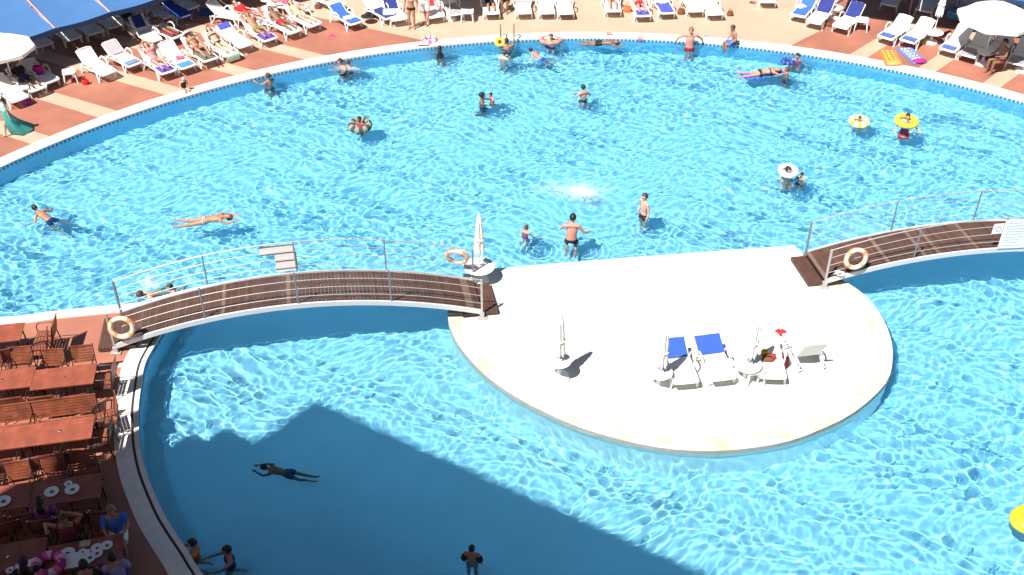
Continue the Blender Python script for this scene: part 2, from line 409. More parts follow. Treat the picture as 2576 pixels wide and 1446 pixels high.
poly_sheet('beige_paving', arc + [k1, k2, k2 - dr * 1.6, k2 - dr * 1.6 + Vector((6, 20)), A1 - dl * 16 + Vector((0, 14)), A1 - dl * 5.5], .006, M_BEIGE)
M_GRASS = mat('lawn_grass', (.16, .19, .05), .9, scale=3, col2=(.36, .33, .12), bump=.6)
lw = W(-60, 12, 0); poly_sheet('lawn', [(-60, lw.y + 4.5), (-16.5, lw.y + 9), (-16.5, 90), (-60, 90)], .02, M_GRASS)

# ---------------------------------------------------------------- the hotel behind the camera, whose shadow lies on the pool
cot = math.cos(SUN_EL) / math.sin(SUN_EL)
U = Vector((SD.y, -SD.x, 0))
def up_of(px, py, z):
    p = W(px, py, z); return p.dot(U), p.dot(SD)
HR = 24.0
pa = up_of(805, 1020, -1.0); pb = up_of(1770, 1446, -1.0)
def fac(u, hh=HR):   # a-coordinate of the facade line
    s = (pb[1] - pa[1]) / (pb[0] - pa[0]); return pa[1] + s * (u - pa[0]) - (hh + 1.0) * cot
def upt(u, a): return U * u + SD * a
ua = pa[0]; ue = up_of(290, 1180, 0)[0]
hotel = thing('hotel_building', 'tall pale hotel block behind the viewer casting its shadow on the pool', 'building', upt(ua + 12, fac(ua + 12) - 6))
M_HOTEL = mat('hotel_render', (.62, .56, .48), .7, var=.05, bump=.2)
def hot_prism(u0, u1, z0, z1, dep, nm, dd=0.0):
    q = [upt(u0, fac(u0) + dd), upt(u1, fac(u1) + dd), upt(u1, fac(u1) - dep), upt(u0, fac(u0) - dep)]
    o = MB().prism([(p.x, p.y) for p in q], z0, z1).build(nm, M_HOTEL, None, False); o.parent = hotel; o.location = -Vector(hotel.location); return o
hot_prism(ua + .02, ua + 46, 0, HR, 14, 'wall')
hot_prism(ua + .0, ua + 46, HR, HR + .02, 14.1, 'roof')
b1 = up_of(490, 1102, -1.0); b2 = up_of(650, 1122, -1.0)
zb = (b1[1] - fac(b1[0])) / cot - 1.0; zs = (b2[1] - fac(b2[0])) / cot - 1.0
hot_prism(ue, ua + .02, 0, zs, 9, 'stair_tower')
hot_prism(b1[0], ue, zs - 3.4, zb, 5, 'balcony')
for k in range(7):
    hot_prism(ua + 20.6, ua + 44, 2.9 + k * 3.1, 3.05 + k * 3.1, 1.0, 'floor_slab', .12)

# ---------------------------------------------------------------- awnings
def awning(label, A, B, depth, h0, h1, nseg, nrm):
    d = (B - A); Ln = d.length; d.normalize(); t = thing('shade_awning', label, 'awning', (A.x, A.y, 0))
    A0 = Vector((0, 0, 0)); step = Ln / nseg
    for k in range(nseg):
        g = []
        for i in range(9):
            row = []
            for j in range(9):
                s_, v = (k + .01 + i / 8 * .98) * step, j / 8
                sag = -.16 * math.sin(math.pi * v) - .05 * math.sin(math.pi * i / 8)
                row.append(d * s_ + nrm * depth * v + Vector((0, 0, h0 + (h1 - h0) * v + sag)))
            g.append(row)
        MB().sheet(g, .012).build('fabric_panel', M_BLUEAWN, t)
    vg = [[d * (i / 40 * Ln) + Vector((0, 0, h0 - .0 - .05 * math.sin(math.pi * ((i / 40 * nseg) % 1)))) - nrm * .012, d * (i / 40 * Ln) + Vector((0, 0, h0 - .17 - .05 * math.sin(math.pi * ((i / 40 * nseg) % 1)))) - nrm * .014] for i in range(41)]
    MB().sheet(vg, .01).build('valance', mat('valance_navy', (.02, .05, .13), .8), t)
    for k in range(nseg + 1):
        s_ = k * step; f = MB(); f.tube([d * s_ + Vector((0, 0, h0 + .0)), d * s_ + nrm * depth + Vector((0, 0, h1 + .0))], .03, 6); f.build('rafter', mat('rafter_paint', (.55, .36, .38), .5), t)
        for v, hh in ((.45, h0 * .55 + h1 * .45 - .1), (1, h1)):
            MB().tube([d * s_ + nrm * depth * v, d * s_ + nrm * depth * v + Vector((0, 0, hh))], .035, 8).build('post', mat('rafter_paint', (.55, .36, .38)), t)
    return t
HA = 1.6
a1, b1_ = W(0, 119, HA), W(391, 4, HA); dA = (b1_ - a1).normalized(); nA = Vector((-dA.y, dA.x, 0))
seg1 = (W(138, 71, HA) - W(280, 33, HA)).length
A_ = W(138, 71, HA) - dA * seg1 * 2; B_ = W(138, 71, HA) + dA * seg1 * 4
awning('long blue fabric awning over the shaded loungers at the top left', A_, B_, 4.2, HA, 2.5, 6, nA)
HA2 = 1.9; sh = SD * HA2 * cot
r0, r1 = W(2185, 42) - sh, W(2440, 76) - sh; dB = (r1 - r0).normalized(); nB = Vector((-dB.y, dB.x, 0))
r0.z = r1.z = 0
awning('blue fabric awning over the shaded loungers at the top right', r0 - dB * 1.0, r0 + dB * 11.0, 4.2, HA2, 2.6, 4, nB)

# ---------------------------------------------------------------- foot bridges
def bridge(label, fl_, fr_, bl_, br_, z0, rise, nposts, face):
    t = thing('foot_bridge', label, 'bridge', (fl_.x, fl_.y, 0)); O = Vector((fl_.x, fl_.y, 0))
    Z = lambda s: z0 + rise * 4 * s * (1 - s)
    F = lambda s: fl_.lerp(fr_, s) - O + Vector((0, 0, Z(s))); Bk = lambda s: bl_.lerp(br_, s) - O + Vector((0, 0, Z(s)))
    n = 96; mb = MB(); mats = [mat('bridge_plank_%s' % 'abcde'[i], c, .6, scale=5, col2=tuple(x * .7 for x in c), bump=.4) for i, c in enumerate(((.105, .052, .037), (.088, .046, .034), (.122, .062, .046), (.100, .057, .043), (.20, .13, .10)))]
    for i in range(n):
        s0, s1 = (i + .02) / n, (i + .965) / n; mb.cur = random.choice((0, 1, 2, 3, 0, 1, 2, 3, 0, 1, 3, 4)); up = Vector((0, 0, .03)); dz = Vector((0, 0, random.uniform(-.004, .004)))
        q = [F(s0) + dz, F(s1) + dz, Bk(s1) + dz, Bk(s0) + dz]
        mb.add([v for v in q] + [v + up for v in q], [(3, 2, 1, 0), (4, 5, 6, 7), (0, 1, 5, 4), (1, 2, 6, 5), (2, 3, 7, 6), (3, 0, 4, 7)])
    mb.build('deck', mats, t, False)
    for fn, sg in ((F, -1), (Bk, 1)):
        side = (bl_ - fl_).normalized() * sg * .05
        pts = [fn(i / 40) + side for i in range(41)]
        g = [[p + Vector((0, 0, -.09)), p + Vector((0, 0, .045))] for p in pts]
        MB().sheet(g, .05).build('edge_beam', M_STEELW, t)
        for k, hh in enumerate((.26, .51, .76, 1.02)):
            MB().tube([fn(-.0 + i / 40) + side + Vector((0, 0, hh)) for i in range(41)], (.009 if k < 3 else .016), 6).build('rail', M_STEEL, t)
        for k in range(nposts):
            s_ = k / (nposts - 1); p = fn(s_) + side
            end = k in (0, nposts - 1)
            b = MB(); lo = Vector((p.x, p.y, .03)) if end else p + Vector((0, 0, -.08))
            b.box((lo + p + Vector((0, 0, 1.04))) / 2, (.05 if end else .035, .02 if not end else .05, (p.z + 1.04 - lo.z)))
            if end: b.box((p.x, p.y, .025), (.26, .2, .02)); b.box((p.x, p.y, .11), (.12, .10, .16))
            b.build('post', M_POST if sg > 0 or not end else M_STEEL, t)
    for fn in (.12, -.12):
        side = (bl_ - fl_) * (.5 + fn * 2)
        MB().tube([(fl_.lerp(fr_, i / 20) - O) + side + Vector((0, 0, Z(i / 20) - .07)) for i in range(1, 20)], .04, 6).build('joist', M_DKMETAL, t)
    for s_, e in ((0, -1), (1, 1)):
        d = (fr_ - fl_).normalized() * e
        q0, q1 = F(s_) - Vector((0, 0, F(s_).z)), Bk(s_) - Vector((0, 0, Bk(s_).z))
        cx = [q0 + d * .02, q0 + d * .40, q1 + d * .40, q1 + d * .02]
        mb = MB()
        for i in range(5):
            a, b_ = .02 + i * .085, .02 + i * .085 + .078
            mb.prism([(v.x, v.y) for v in (q0 + d * a, q0 + d * b_, q1 + d * b_, q1 + d * a)], .03, .14)
        mb.build('step', mats[0], t, False)
        mb = MB()
        mb.prism([(v.x, v.y) for v in (q0 + d * .01, q0 - d * .5, q1 - d * .5, q1 + d * .01)], .03, .15); mb.build('end_support', M_DKMETAL, t, False)
    return t, F, Bk, O
z_ = lambda v: Vector((v.x, v.y, 0))
BL = bridge('arched wooden footbridge from the restaurant deck to the white island', Vector((-10.08, 21.45, 0)), Vector((-.80, 22.87, 0)), Vector((-10.28, 22.70, 0)), Vector((-1.05, 24.12, 0)), .22, .76, 5, 1)
BR = bridge('arched wooden footbridge leaving the right side of the white island', Vector((8.56, 24.21, 0)), Vector((17.95, 25.12, 0)), Vector((8.33, 25.45, 0)), Vector((17.72, 26.36, 0)), .22, .74, 5, 1)

def lifebuoy(label, c, tilt, rz):
    t = thing('lifebuoy', label, 'lifebuoy', c, rz, 'lifebuoys hanging on the bridge railings'); rot = RX(R(90) + tilt)
    MB().torus((0, 0, 0), .27, .062, rot).build('ring', M_CREAM, t)
    for k in range(4):
        a = R(45 + 90 * k); pts = [rot @ Vector((math.cos(a + b) * .27, math.sin(a + b) * .27, 0)) for b in (-.16, 0, .16)]
        MB().tube(pts, .068, 10, False).build('reflective_band', M_ORANGE, t)
    rp = [rot @ Vector((math.cos(a) * (.335 + .02 * math.sin(4 * a)), math.sin(a) * (.335 + .02 * math.sin(4 * a)), 0)) for a in np.linspace(0, 2 * math.pi, 33)[:-1]]
    MB().tube(rp, .008, 5, close=True).build('rope', CL['orange'], t)
t_, F, Bk, O = BL
lifebuoy('cream lifebuoy on the restaurant end of the left footbridge', O + F(.035) + Vector((0, -.13, .52)), R(-8), R(6))
lifebuoy('orange and white lifebuoy on the island end of the left bridge, far railing', O + Bk(.955) + Vector((-.02, .13, .66)), R(20), R(-12))
t_, F2, Bk2, O2 = BR
lifebuoy('orange lifebuoy on the near railing of the right footbridge', O2 + F2(.075) + Vector((0, -.13, .55)), R(-6), R(6))
def throw_line(label, c):
    t = thing('rope_coil', label, 'rope')
    pts = []
    for i in range(60):
        a = i * .62; pts.append(Vector(c) + Vector((.10 * math.cos(a) + .002 * i, .03 * math.sin(2 * a), .055 * math.sin(a))))
    MB().tube(pts, .008, 5).build('coil', CL['white'], t); MB().box(Vector(c) + Vector((0, .0, .08)), (.14, .03, .03)).build('bracket', M_WHITE, t)
throw_line('white rope coil under the lifebuoy at the restaurant end of the bridge', O + F(.03) + Vector((0, -.1, .16)))
throw_line('white rope coil under the orange lifebuoy of the right footbridge', O2 + F2(.03) + Vector((0, -.1, .18)))
M_SIGN = mat('sign_white', (.82, .80, .78), .4); M_INK = mat('faded_print', (.55, .57, .60), .6); M_INKR = mat('faded_red_print', (.70, .38, .38), .6)
def quad_board(t, pts, th, m, name):
    c = sum(pts, Vector()) / 4; g = [[pts[0], pts[3]], [pts[1], pts[2]]]
    return MB().sheet(g, th).build(name, m, t, False)
# left bridge: the two white boards on the far railing seen from behind
t = thing('sign_boards', 'plain backs of two white signs on the far railing of the left bridge', 'sign')
for (s0, s1, h0, h1) in ((.405, .498, .66, .93), (.445, .505, .10, .66)):
    off = Vector((-.02, .09, 0)); q = [O + Bk(s0) + off + Vector((0, 0, h0)), O + Bk(s1) + off + Vector((0, 0, h0)), O + Bk(s1) + off + Vector((0, 0, h1)), O + Bk(s0) + off + Vector((0, 0, h1))]
    quad_board(t, q, .012, M_SIGN, 'board')
t = thing('pool_rules_sign', 'white pool rules sign with faded print on the right footbridge railing', 'sign')
for (s0, s1, h0, h1, nm) in ((.462, .492, .56, .88, 'small_board'), (.494, .575, .06, .98, 'main_board')):
    off = Vector((0.0, -.10, 0)); q = [O2 + F2(s0) + off + Vector((0, 0, h0)), O2 + F2(s1) + off + Vector((0, 0, h0)), O2 + F2(s1) + off + Vector((0, 0, h1)), O2 + F2(s0) + off + Vector((0, 0, h1))]
    bo = quad_board(t, q, .012, M_SIGN, nm); ex = (q[1] - q[0]); ez = (q[3] - q[0]); nrm = ex.cross(ez).normalized()
    if nm == 'main_board':
        for r_ in range(9):
            y0 = .90 - r_ * .098; mb = MB()
            for k in range(1):
                x0 = .10 + random.uniform(0, .04); x1 = random.uniform(.62, .90)
                a = q[0] + ex * x0 + ez * y0 + nrm * .009; mb.box(a + ex * (x1 - x0) / 2, (ex.length * (x1 - x0), .003, ez.length * .03), RZ(math.atan2(ex.y, ex.x)))
            mb.build('text_line', M_INK, bo)
    else:
        c = q[0] + ex * .5 + ez * .55 + nrm * .012; MB().torus(c, .07, .010, RZ(math.atan2(ex.y, ex.x)) @ RX(R(90)), 20, 6).build('print', M_INKR, bo)

# ---------------------------------------------------------------- sunbeds
def make_sunbed():
    t = thing('sun_lounger', '', 'sun lounger', (0, 0, 0))
    # local: +Y foot end, hinge at y=-.30, origin on the ground below the seat middle
    mb = MB(); z = .33
    for k in range(20):
        y = -.27 + k * .063; zz = z + .02 * math.sin((y + .3) / 1.25 * math.pi) - (.05 * max(0, y - .75) ** 2 * 8)
        mb.box((0, y, zz), (.56, .055, .018))
    for x in (-.30, .30):
        pts = [Vector((x, -.34 + i * .13, z + .01 - (.04 * max(0, (-.34 + i * .13) - .75)) )) for i in range(11)]
        mb.tube(pts, .028, 6, side=(1, 0, 0), r2=.045)
    mb.tube([(-.30, .96, z - .0), (-.15, .985, z), (.15, .985, z), (.30, .96, z)], .030, 6, r2=.045)
    mb.build('seat', M_WHITE, t)
    mb = MB()
    for k in range(12): mb.box((0, -.05 - k * .058, 0.0), (.54, .05, .018))
    for x in (-.285, .285): mb.tube([(x, 0, 0), (x, -.74, 0)], .024, 6, r2=.036)
    mb.tube([(-.285, -.72, 0), (-.15, -.765, .0), (.15, -.765, 0), (.285, -.72, 0)], .026, 6, r2=.036)
    bk_ = mb.build('backrest', M_WHITE, t, loc=(0, -.30, z))
    for x in (-1, 1):
        MB().tube([(x * .33, -.42, .30), (x * .36, -.40, .44), (x * .365, -.25, .54), (x * .365, .0, .55), (x * .355, .14, .46), (x * .33, .17, .33)], .022, 6, side=(1, 0, 0), r2=.034).build('armrest', M_WHITE, t)
        for yy, dy in ((.62, .22), (-.62, -.10)):
            b = MB(); b.tube([(x * .31, yy - .10, .32), (x * .34, yy + dy * .5, .03)], .026, 6); b.tube([(x * .31, yy + .20, .32), (x * .34, yy + dy * .5 + .02, .03)], .026, 6); b.box((x * .34, yy + dy * .5 + .01, .02), (.06, .09, .04)); b.build('leg', M_WHITE, t)
        MB().tube([(x * .31, -.3, .32), (x * .32, -.62, .31)], .028, 6, side=(1, 0, 0), r2=.04).build('side_rail', M_WHITE, t)
    return t
_first = [make_sunbed()]
def sunbed(label, foot, hdir, back, group, z=0.0):
    """foot: photograph pixel of the middle of the foot edge; hdir: world heading (deg) from foot to head; back: backrest angle"""
    h = R(hdir); ly = .70 if group == G_I else .86; back = 18 if (group == G_I and back < 40) else back * (.66 if group != G_I else 1); p = W(foot[0], foot[1], .33 + z); c = p + Vector((math.cos(h), math.sin(h), 0)) * .97 * ly; c.z = z
    rz = h + math.pi / 2
    if _first: t = _first.pop(); t.location = c; t.rotation_euler = (0, 0, rz); t['label'] = label; t['group'] = group; SB[0] = t
    else: t = dup(SB[0], c, rz, label, group)
    for ch in t.children:
        if ch.name.startswith('backrest'): ch.rotation_euler = (R(-back), 0, 0)
    t['back'] = back; t['ly'] = ly; t.scale = (1, ly, 1)
    return t
SB = [None]
def bed_pt(t, x, y, z):
    return Vector(t.location) + RZ(t.rotation_euler.z) @ Vector((x, y * t['ly'], z))
def back_pt(t, x, s, off):
    b = R(t['back']); return bed_pt(t, x, -.30 - s * math.cos(b) + off * math.sin(b) * 1.0, .33 + s * math.sin(b) + off * math.cos(b))
def towel(t, label, m, where='seat', y0=.35, y1=.97, wd=.52, drop=0.0, name='towel'):
    g = []
    n = 12
    for i in range(n + 1):
        v = i / n; row = []
        for j in range(7):
            x = (j / 6 - .5) * wd; wv = .007 * math.sin(j * 2.1 + i * 1.3) + random.uniform(-.004, .004)
            if where == 'seat':
                y = y0 + (y1 - y0) * v; zz = .33 + .048 + wv
                if y > .99: zz -= min(.30, (y - .99) * 1.0 + .02); y = 1.02 + .02 * (y - .99)
                p = bed_pt(t, x, y, zz)
            else:
                s = y0 + (y1 - y0) * v; p = back_pt(t, x, s, .045 + wv)
                if s > .765: p = back_pt(t, x, .79, .045 + wv) - Vector((0, 0, (s - .765)))
            row.append(p)
        g.append(row)
    o = MB().sheet(g, .014).build(name, m); return tag(o, label, 'towel')
G_L, G_B, G_R, G_S, G_I = 'sun loungers in the left sunny row', 'sun loungers along the far terrace', 'sun loungers on the right terrace', 'sun loungers in the shade', 'sun loungers on the white island'
beds = {}
def B(key, *a): beds[key] = sunbed(*a)
B('L1', 'empty white lounger beside the white side table, left end of the sunny row', (275, 184), 138, 58, G_L)
B('L2', 'white lounger with pale striped towel over its head, second in the left sunny row', (340, 162), 138, 50, G_L)
B('L3', 'white lounger under the sunbather in pink bikini, purple towel at its foot', (425, 181), 132, 55, G_L)
B('L4', 'white lounger with a pink top on it and blue towel at the foot', (474, 168), 132, 55, G_L)
B('L5', 'white lounger under the sunbather in a white sun hat', (531, 150), 132, 50, G_L)
B('L6', 'white lounger with pale green towel hanging off its foot', (584, 137), 132, 50, G_L)
B('L7', 'empty white lounger with blue towel over its headrest', (620, 115), 132, 40, G_L)
B('L8', 'white lounger under the sunbather sitting up, violet towel at its foot', (681, 99), 132, 50, G_L)
B('L9', 'white lounger under the darkly tanned sunbather in the second cluster', (744, 80), 135, 45, G_L)
B('L10', 'white lounger under the sunbather lying with pale legs, beside the tanned one', (794, 63), 135, 45, G_L)
B('L11', 'white lounger under the person in red by the grey shade edge', (672, 55), 150, 45, G_L)
B('L12', 'white lounger behind the cluster holding a person in red shirt', (768, 20), 160, 40, G_L)
B('L13', 'white lounger covered with a long blue towel by the terracotta corner', (897, 58), 130, 45, G_B)
B('L15', 'white lounger with pale sunbather at the top edge, left of the standing couple', (860, 14), 140, 35, G_B)
B('L16', 'lounger with dark blue towel behind the black sun hat', (985, 44), 130, 45, G_B)
B('L17', 'lounger with navy towel over its back beside the woman in bikini', (1006, 49), 112, 62, G_B)
B('L18', 'lounger with bright red towel behind the man with white shorts', (1100, 42), 112, 62, G_B)
B('L18b', 'shaded lounger with grey towel beside the white parasol base', (1150, 36), 110, 30, G_B)
B('L19', 'lounger holding dark clothes, left end of the top row', (1238, 34), 97, 55, G_B)
B('L20', 'lounger with shaded back, second in the top row', (1319, 33), 96, 60, G_B)
B('L21', 'white lounger whose seat towel curls up at the foot', (1377, 33), 95, 45, G_B)
B('L22', 'white lounger partly under the low white parasol of the top row', (1425, 34), 95, 40, G_B)
B('L23', 'lounger under the sunbather in violet top wear, top row', (1544, 28), 92, 50, G_B)
B('L24', 'lounger under the sunburnt sunbather, blue towel at its foot', (1619, 40), 95, 48, G_B)
B('L25', 'lounger with blue towel and white bag on it, top row', (1680, 33), 97, 50, G_B)
B('L26', 'empty white lounger, left one of the bare pair in the top row', (1752, 28), 95, 50, G_B)
B('L27', 'empty white lounger, right one of the bare pair in the top row', (1802, 36), 97, 52, G_B)
B('L28', 'lounger whose foot just shows at the top edge above the boy', (1934, 5), 90, 40, G_B)
B('R29', 'lounger fully covered with a bright blue towel, right terrace', (2007, 40), 60, 45, G_R)
B('R30', 'lounger with navy towel hung over its back next to the bright blue one', (2046, 57), 58, 60, G_R)
B('R31', 'lounger with navy towel over its back beside the square side table', (2112, 68), 52, 62, G_R)
B('R32', 'white lounger with blue towel end, left of the pair by the closed parasol', (2226, 95), 48, 45, G_R)
B('R33', 'white lounger with blue towel end, right of the pair by the closed parasol', (2282, 104), 48, 50, G_R)
B('R34', 'white lounger with blue towel end beside the strip by the two air beds', (2382, 126), 50, 55, G_R)
B('R35', 'half shaded lounger with grey towel beside the open parasol', (2432, 140), 50, 50, G_R)
B('R36', 'white lounger behind the seated man at the right edge', (2502, 132), 55, 60, G_R)
B('R37', 'lounger with grey towel at the far right edge under the open parasol', (2553, 160), 55, 50, G_R)
for i, (fx, fy, hd, bk__, lab) in enumerate(((115, 113, 135, 40, 'shaded lounger peeking from under the awning above the left parasol'), (188, 97, 135, 10, 'shaded flat lounger second from the left under the blue awning'),
        (244, 82, 135, 10, 'shaded lounger third from the left under the blue awning'), (294, 66, 135, 30, 'shaded lounger fourth from the left under the blue awning'),
        (420, 44, 135, 45, 'big pale lounger at the awning end beside the blue covered one'), (467, 40, 135, 40, 'shaded lounger draped all over in royal blue'),
        (487, 19, 140, 40, 'shaded lounger behind the royal blue one near the top edge'), (389, 103, 128, 62, 'shaded lounger with a blue wedge of towel on its upright back'),
        (449, 92, 140, 40, 'shaded lounger with maroon towel behind the sunny row'), (352, 63, 135, 55, 'shaded lounger carrying the person in dark blue'),
        (618, 44, 160, 62, 'grey looking shaded lounger with high back near the grey shade edge'))):
    B('S%d' % i, lab, (fx, fy), hd, bk__, G_S)
B('U1', 'shaded lounger touching the white side table under the left parasol', (130, 205), 138, 35, G_S)
B('U2', 'shaded lounger in the middle below the left parasol', (98, 224), 138, 40, G_S)
B('U3', 'shaded lounger nearest the woman in the teal dress', (52, 250), 138, 45, G_S)
for i, (fx, fy, hd, bk__, lab) in enumerate(((2234, 12, 58, 35, 'shaded lounger at the top edge right of the navy towelled pair'), (2322, 27, 58, 20, 'shaded lounger left of the closed parasol on the right terrace'),
        (2412, 36, 52, 55, 'shaded lounger with patterned blue mat at its foot'), (2462, 50, 52, 60, 'shaded lounger between the patterned mat and the shaded side table'),
        (2560, 42, 52, 50, 'shaded lounger at the right edge above the open parasol'))):
    B('T%d' % i, lab, (fx, fy), hd, bk__, G_S)
B('I1', 'island lounger with blue towel on its back, left of the pair', (1727, 962), 98, 9, G_I)
B('I2', 'island lounger with blue towel on its back, right of the pair', (1822, 953), 101, 9, G_I)
B('I3', 'island lounger loaded with a red towel and bags by the round table', (1946, 950), 88, 35, G_I)
B('I4', 'rightmost island lounger with steep back', (1998, 838), -80, 55, G_I)

towel(beds['L2'], 'pale pinkish towel spread over the head of a white lounger', cloth('palepink', (.55, .42, .46)), 'back', .1, .85)
towel(beds['L2'], 'slate blue towel at the foot of the second lounger in the row', cloth('slate', (.16, .24, .40)), 'seat', .55, .9)
towel(beds['L3'], 'purple towel under the feet of the sunbather in pink bikini', cloth('violet', (.10, .06, .40)), 'seat', .3, .93)
towel(beds['L4'], 'bright blue towel at the foot of the lounger with pink top', cloth('azure', (.06, .24, .62)), 'seat', .5, .95)
towel(beds['L5'], 'dark olive towel under the sunbather in white sun hat', cloth('darkolive', (.14, .14, .10)), 'seat', -.2, .95)
towel(beds['L6'], 'pale green towel hanging off the foot of a lounger', CL['mint'], 'seat', .1, 1.25, .56)
towel(beds['L7'], 'blue towel folded over the headrest of an empty white lounger', cloth('indigo', (.07, .09, .52)), 'back', .5, 1.0, .5)
towel(beds['L8'], 'violet blue towel under the sunbather sitting up', cloth('violet', (.10, .06, .40)), 'seat', .2, .95)
towel(beds['L13'], 'long royal blue towel on the lounger by the terracotta corner', cloth('royal2', (.04, .14, .66)), 'seat', -.25, .92)
towel(beds['L13'], 'blue towel end over the back of the corner lounger', cloth('royal2', (.04, .14, .66)), 'back', .0, .6)
towel(beds['L16'], 'dark blue towel on the lounger behind the black hat', M_TOWNAVY, 'seat', -.25, .95)
towel(beds['L17'], 'navy towel over the lounger back beside the woman in bikini', M_TOWNAVY, 'back', .0, .9)
towel(beds['L18'], 'bright red towel over a lounger back at the top edge', CL['red'], 'back', .0, .9)
towel(beds['L18b'], 'grey green towel on the shaded lounger by the parasol base', CL['grey'], 'seat', -.25, .95)
towel(beds['L21'], 'white towel rucked up on a top row lounger', CL['white'], 'seat', -.2, .85, .56)
towel(beds['L22'], 'white towel spread over the lounger beside the rucked one', CL['white'], 'seat', -.25, .99, .6)
towel(beds['L20'], 'grey towel over the back of the second top row lounger', CL['grey'], 'back', .0, .85)
towel(beds['L24'], 'blue towel under the feet of the sunburnt sunbather', cloth('indigo', (.07, .09, .52)), 'seat', .4, .95)
towel(beds['L25'], 'blue towel on the top row lounger with the white bag', cloth('indigo', (.07, .09, .52)), 'seat', -.2, .95)
towel(beds['R29'], 'bright blue towel covering a whole lounger on the right terrace', cloth('royal2', (.04, .14, .66)), 'seat', -.25, .85, .5)
towel(beds['R29'], 'bright blue towel up the back of the covered lounger', cloth('royal2', (.04, .14, .66)), 'back', .0, .8)
towel(beds['R30'], 'navy towel over the back of the lounger next to the bright blue one', M_TOWNAVY, 'back', .05, .85, .56)
towel(beds['R31'], 'navy towel over the back of the lounger beside the square table', M_TOWNAVY, 'back', .05, .85, .56)
for k, lb in (('R32', 'small blue towel on the left lounger by the closed parasol'), ('R33', 'small blue towel on the right lounger by the closed parasol'), ('R34', 'blue towel on the lounger near the patterned air bed')):
    towel(beds[k], lb, cloth('midblue', (.07, .13, .42)), 'seat', .52, .9, .5)
towel(beds['R35'], 'charcoal towel on the half shaded lounger', CL['grey'], 'seat', .2, .92)
towel(beds['R37'], 'charcoal towel on the rightmost lounger', CL['grey'], 'seat', .2, .92)
towel(beds['S5'], 'royal blue sheet over the shaded lounger seat', M_TOWBLUE, 'seat', -.28, 1.1, .66)
towel(beds['S5'], 'royal blue sheet over the shaded lounger back', M_TOWBLUE, 'back', .0, .8, .62)
towel(beds['S7'], 'navy towel on the upright back of a shaded lounger', M_TOWNAVY, 'back', .2, .8, .4)
towel(beds['S8'], 'maroon towel on the shaded lounger behind the sunny row', CL['maroon'], 'seat', -.2, .85)
towel(beds['T2'], 'patterned blue mat hanging over the foot of a shaded lounger', mat('mat_pattern', (.03, .16, .42), .8, scale=14, col2=(.20, .45, .62)), 'seat', .2, 1.25, .9, name='beach_mat')
for k, lb in (('I1', 'blue towel on the back of the left island lounger, crossed by a shadow'), ('I2', 'blue towel on the back of the right island lounger')):
    towel(beds[k], lb, mat('island_towel', (.028, .095, .46), .85, var=.05, bump=.2), 'back', (.02 if k == 'I1' else .04), .76, .66 if k == 'I2' else .56)
towel(beds['I3'], 'crumpled red towel on the loaded island lounger', CL['red'], 'seat', -.25, .05, .35)

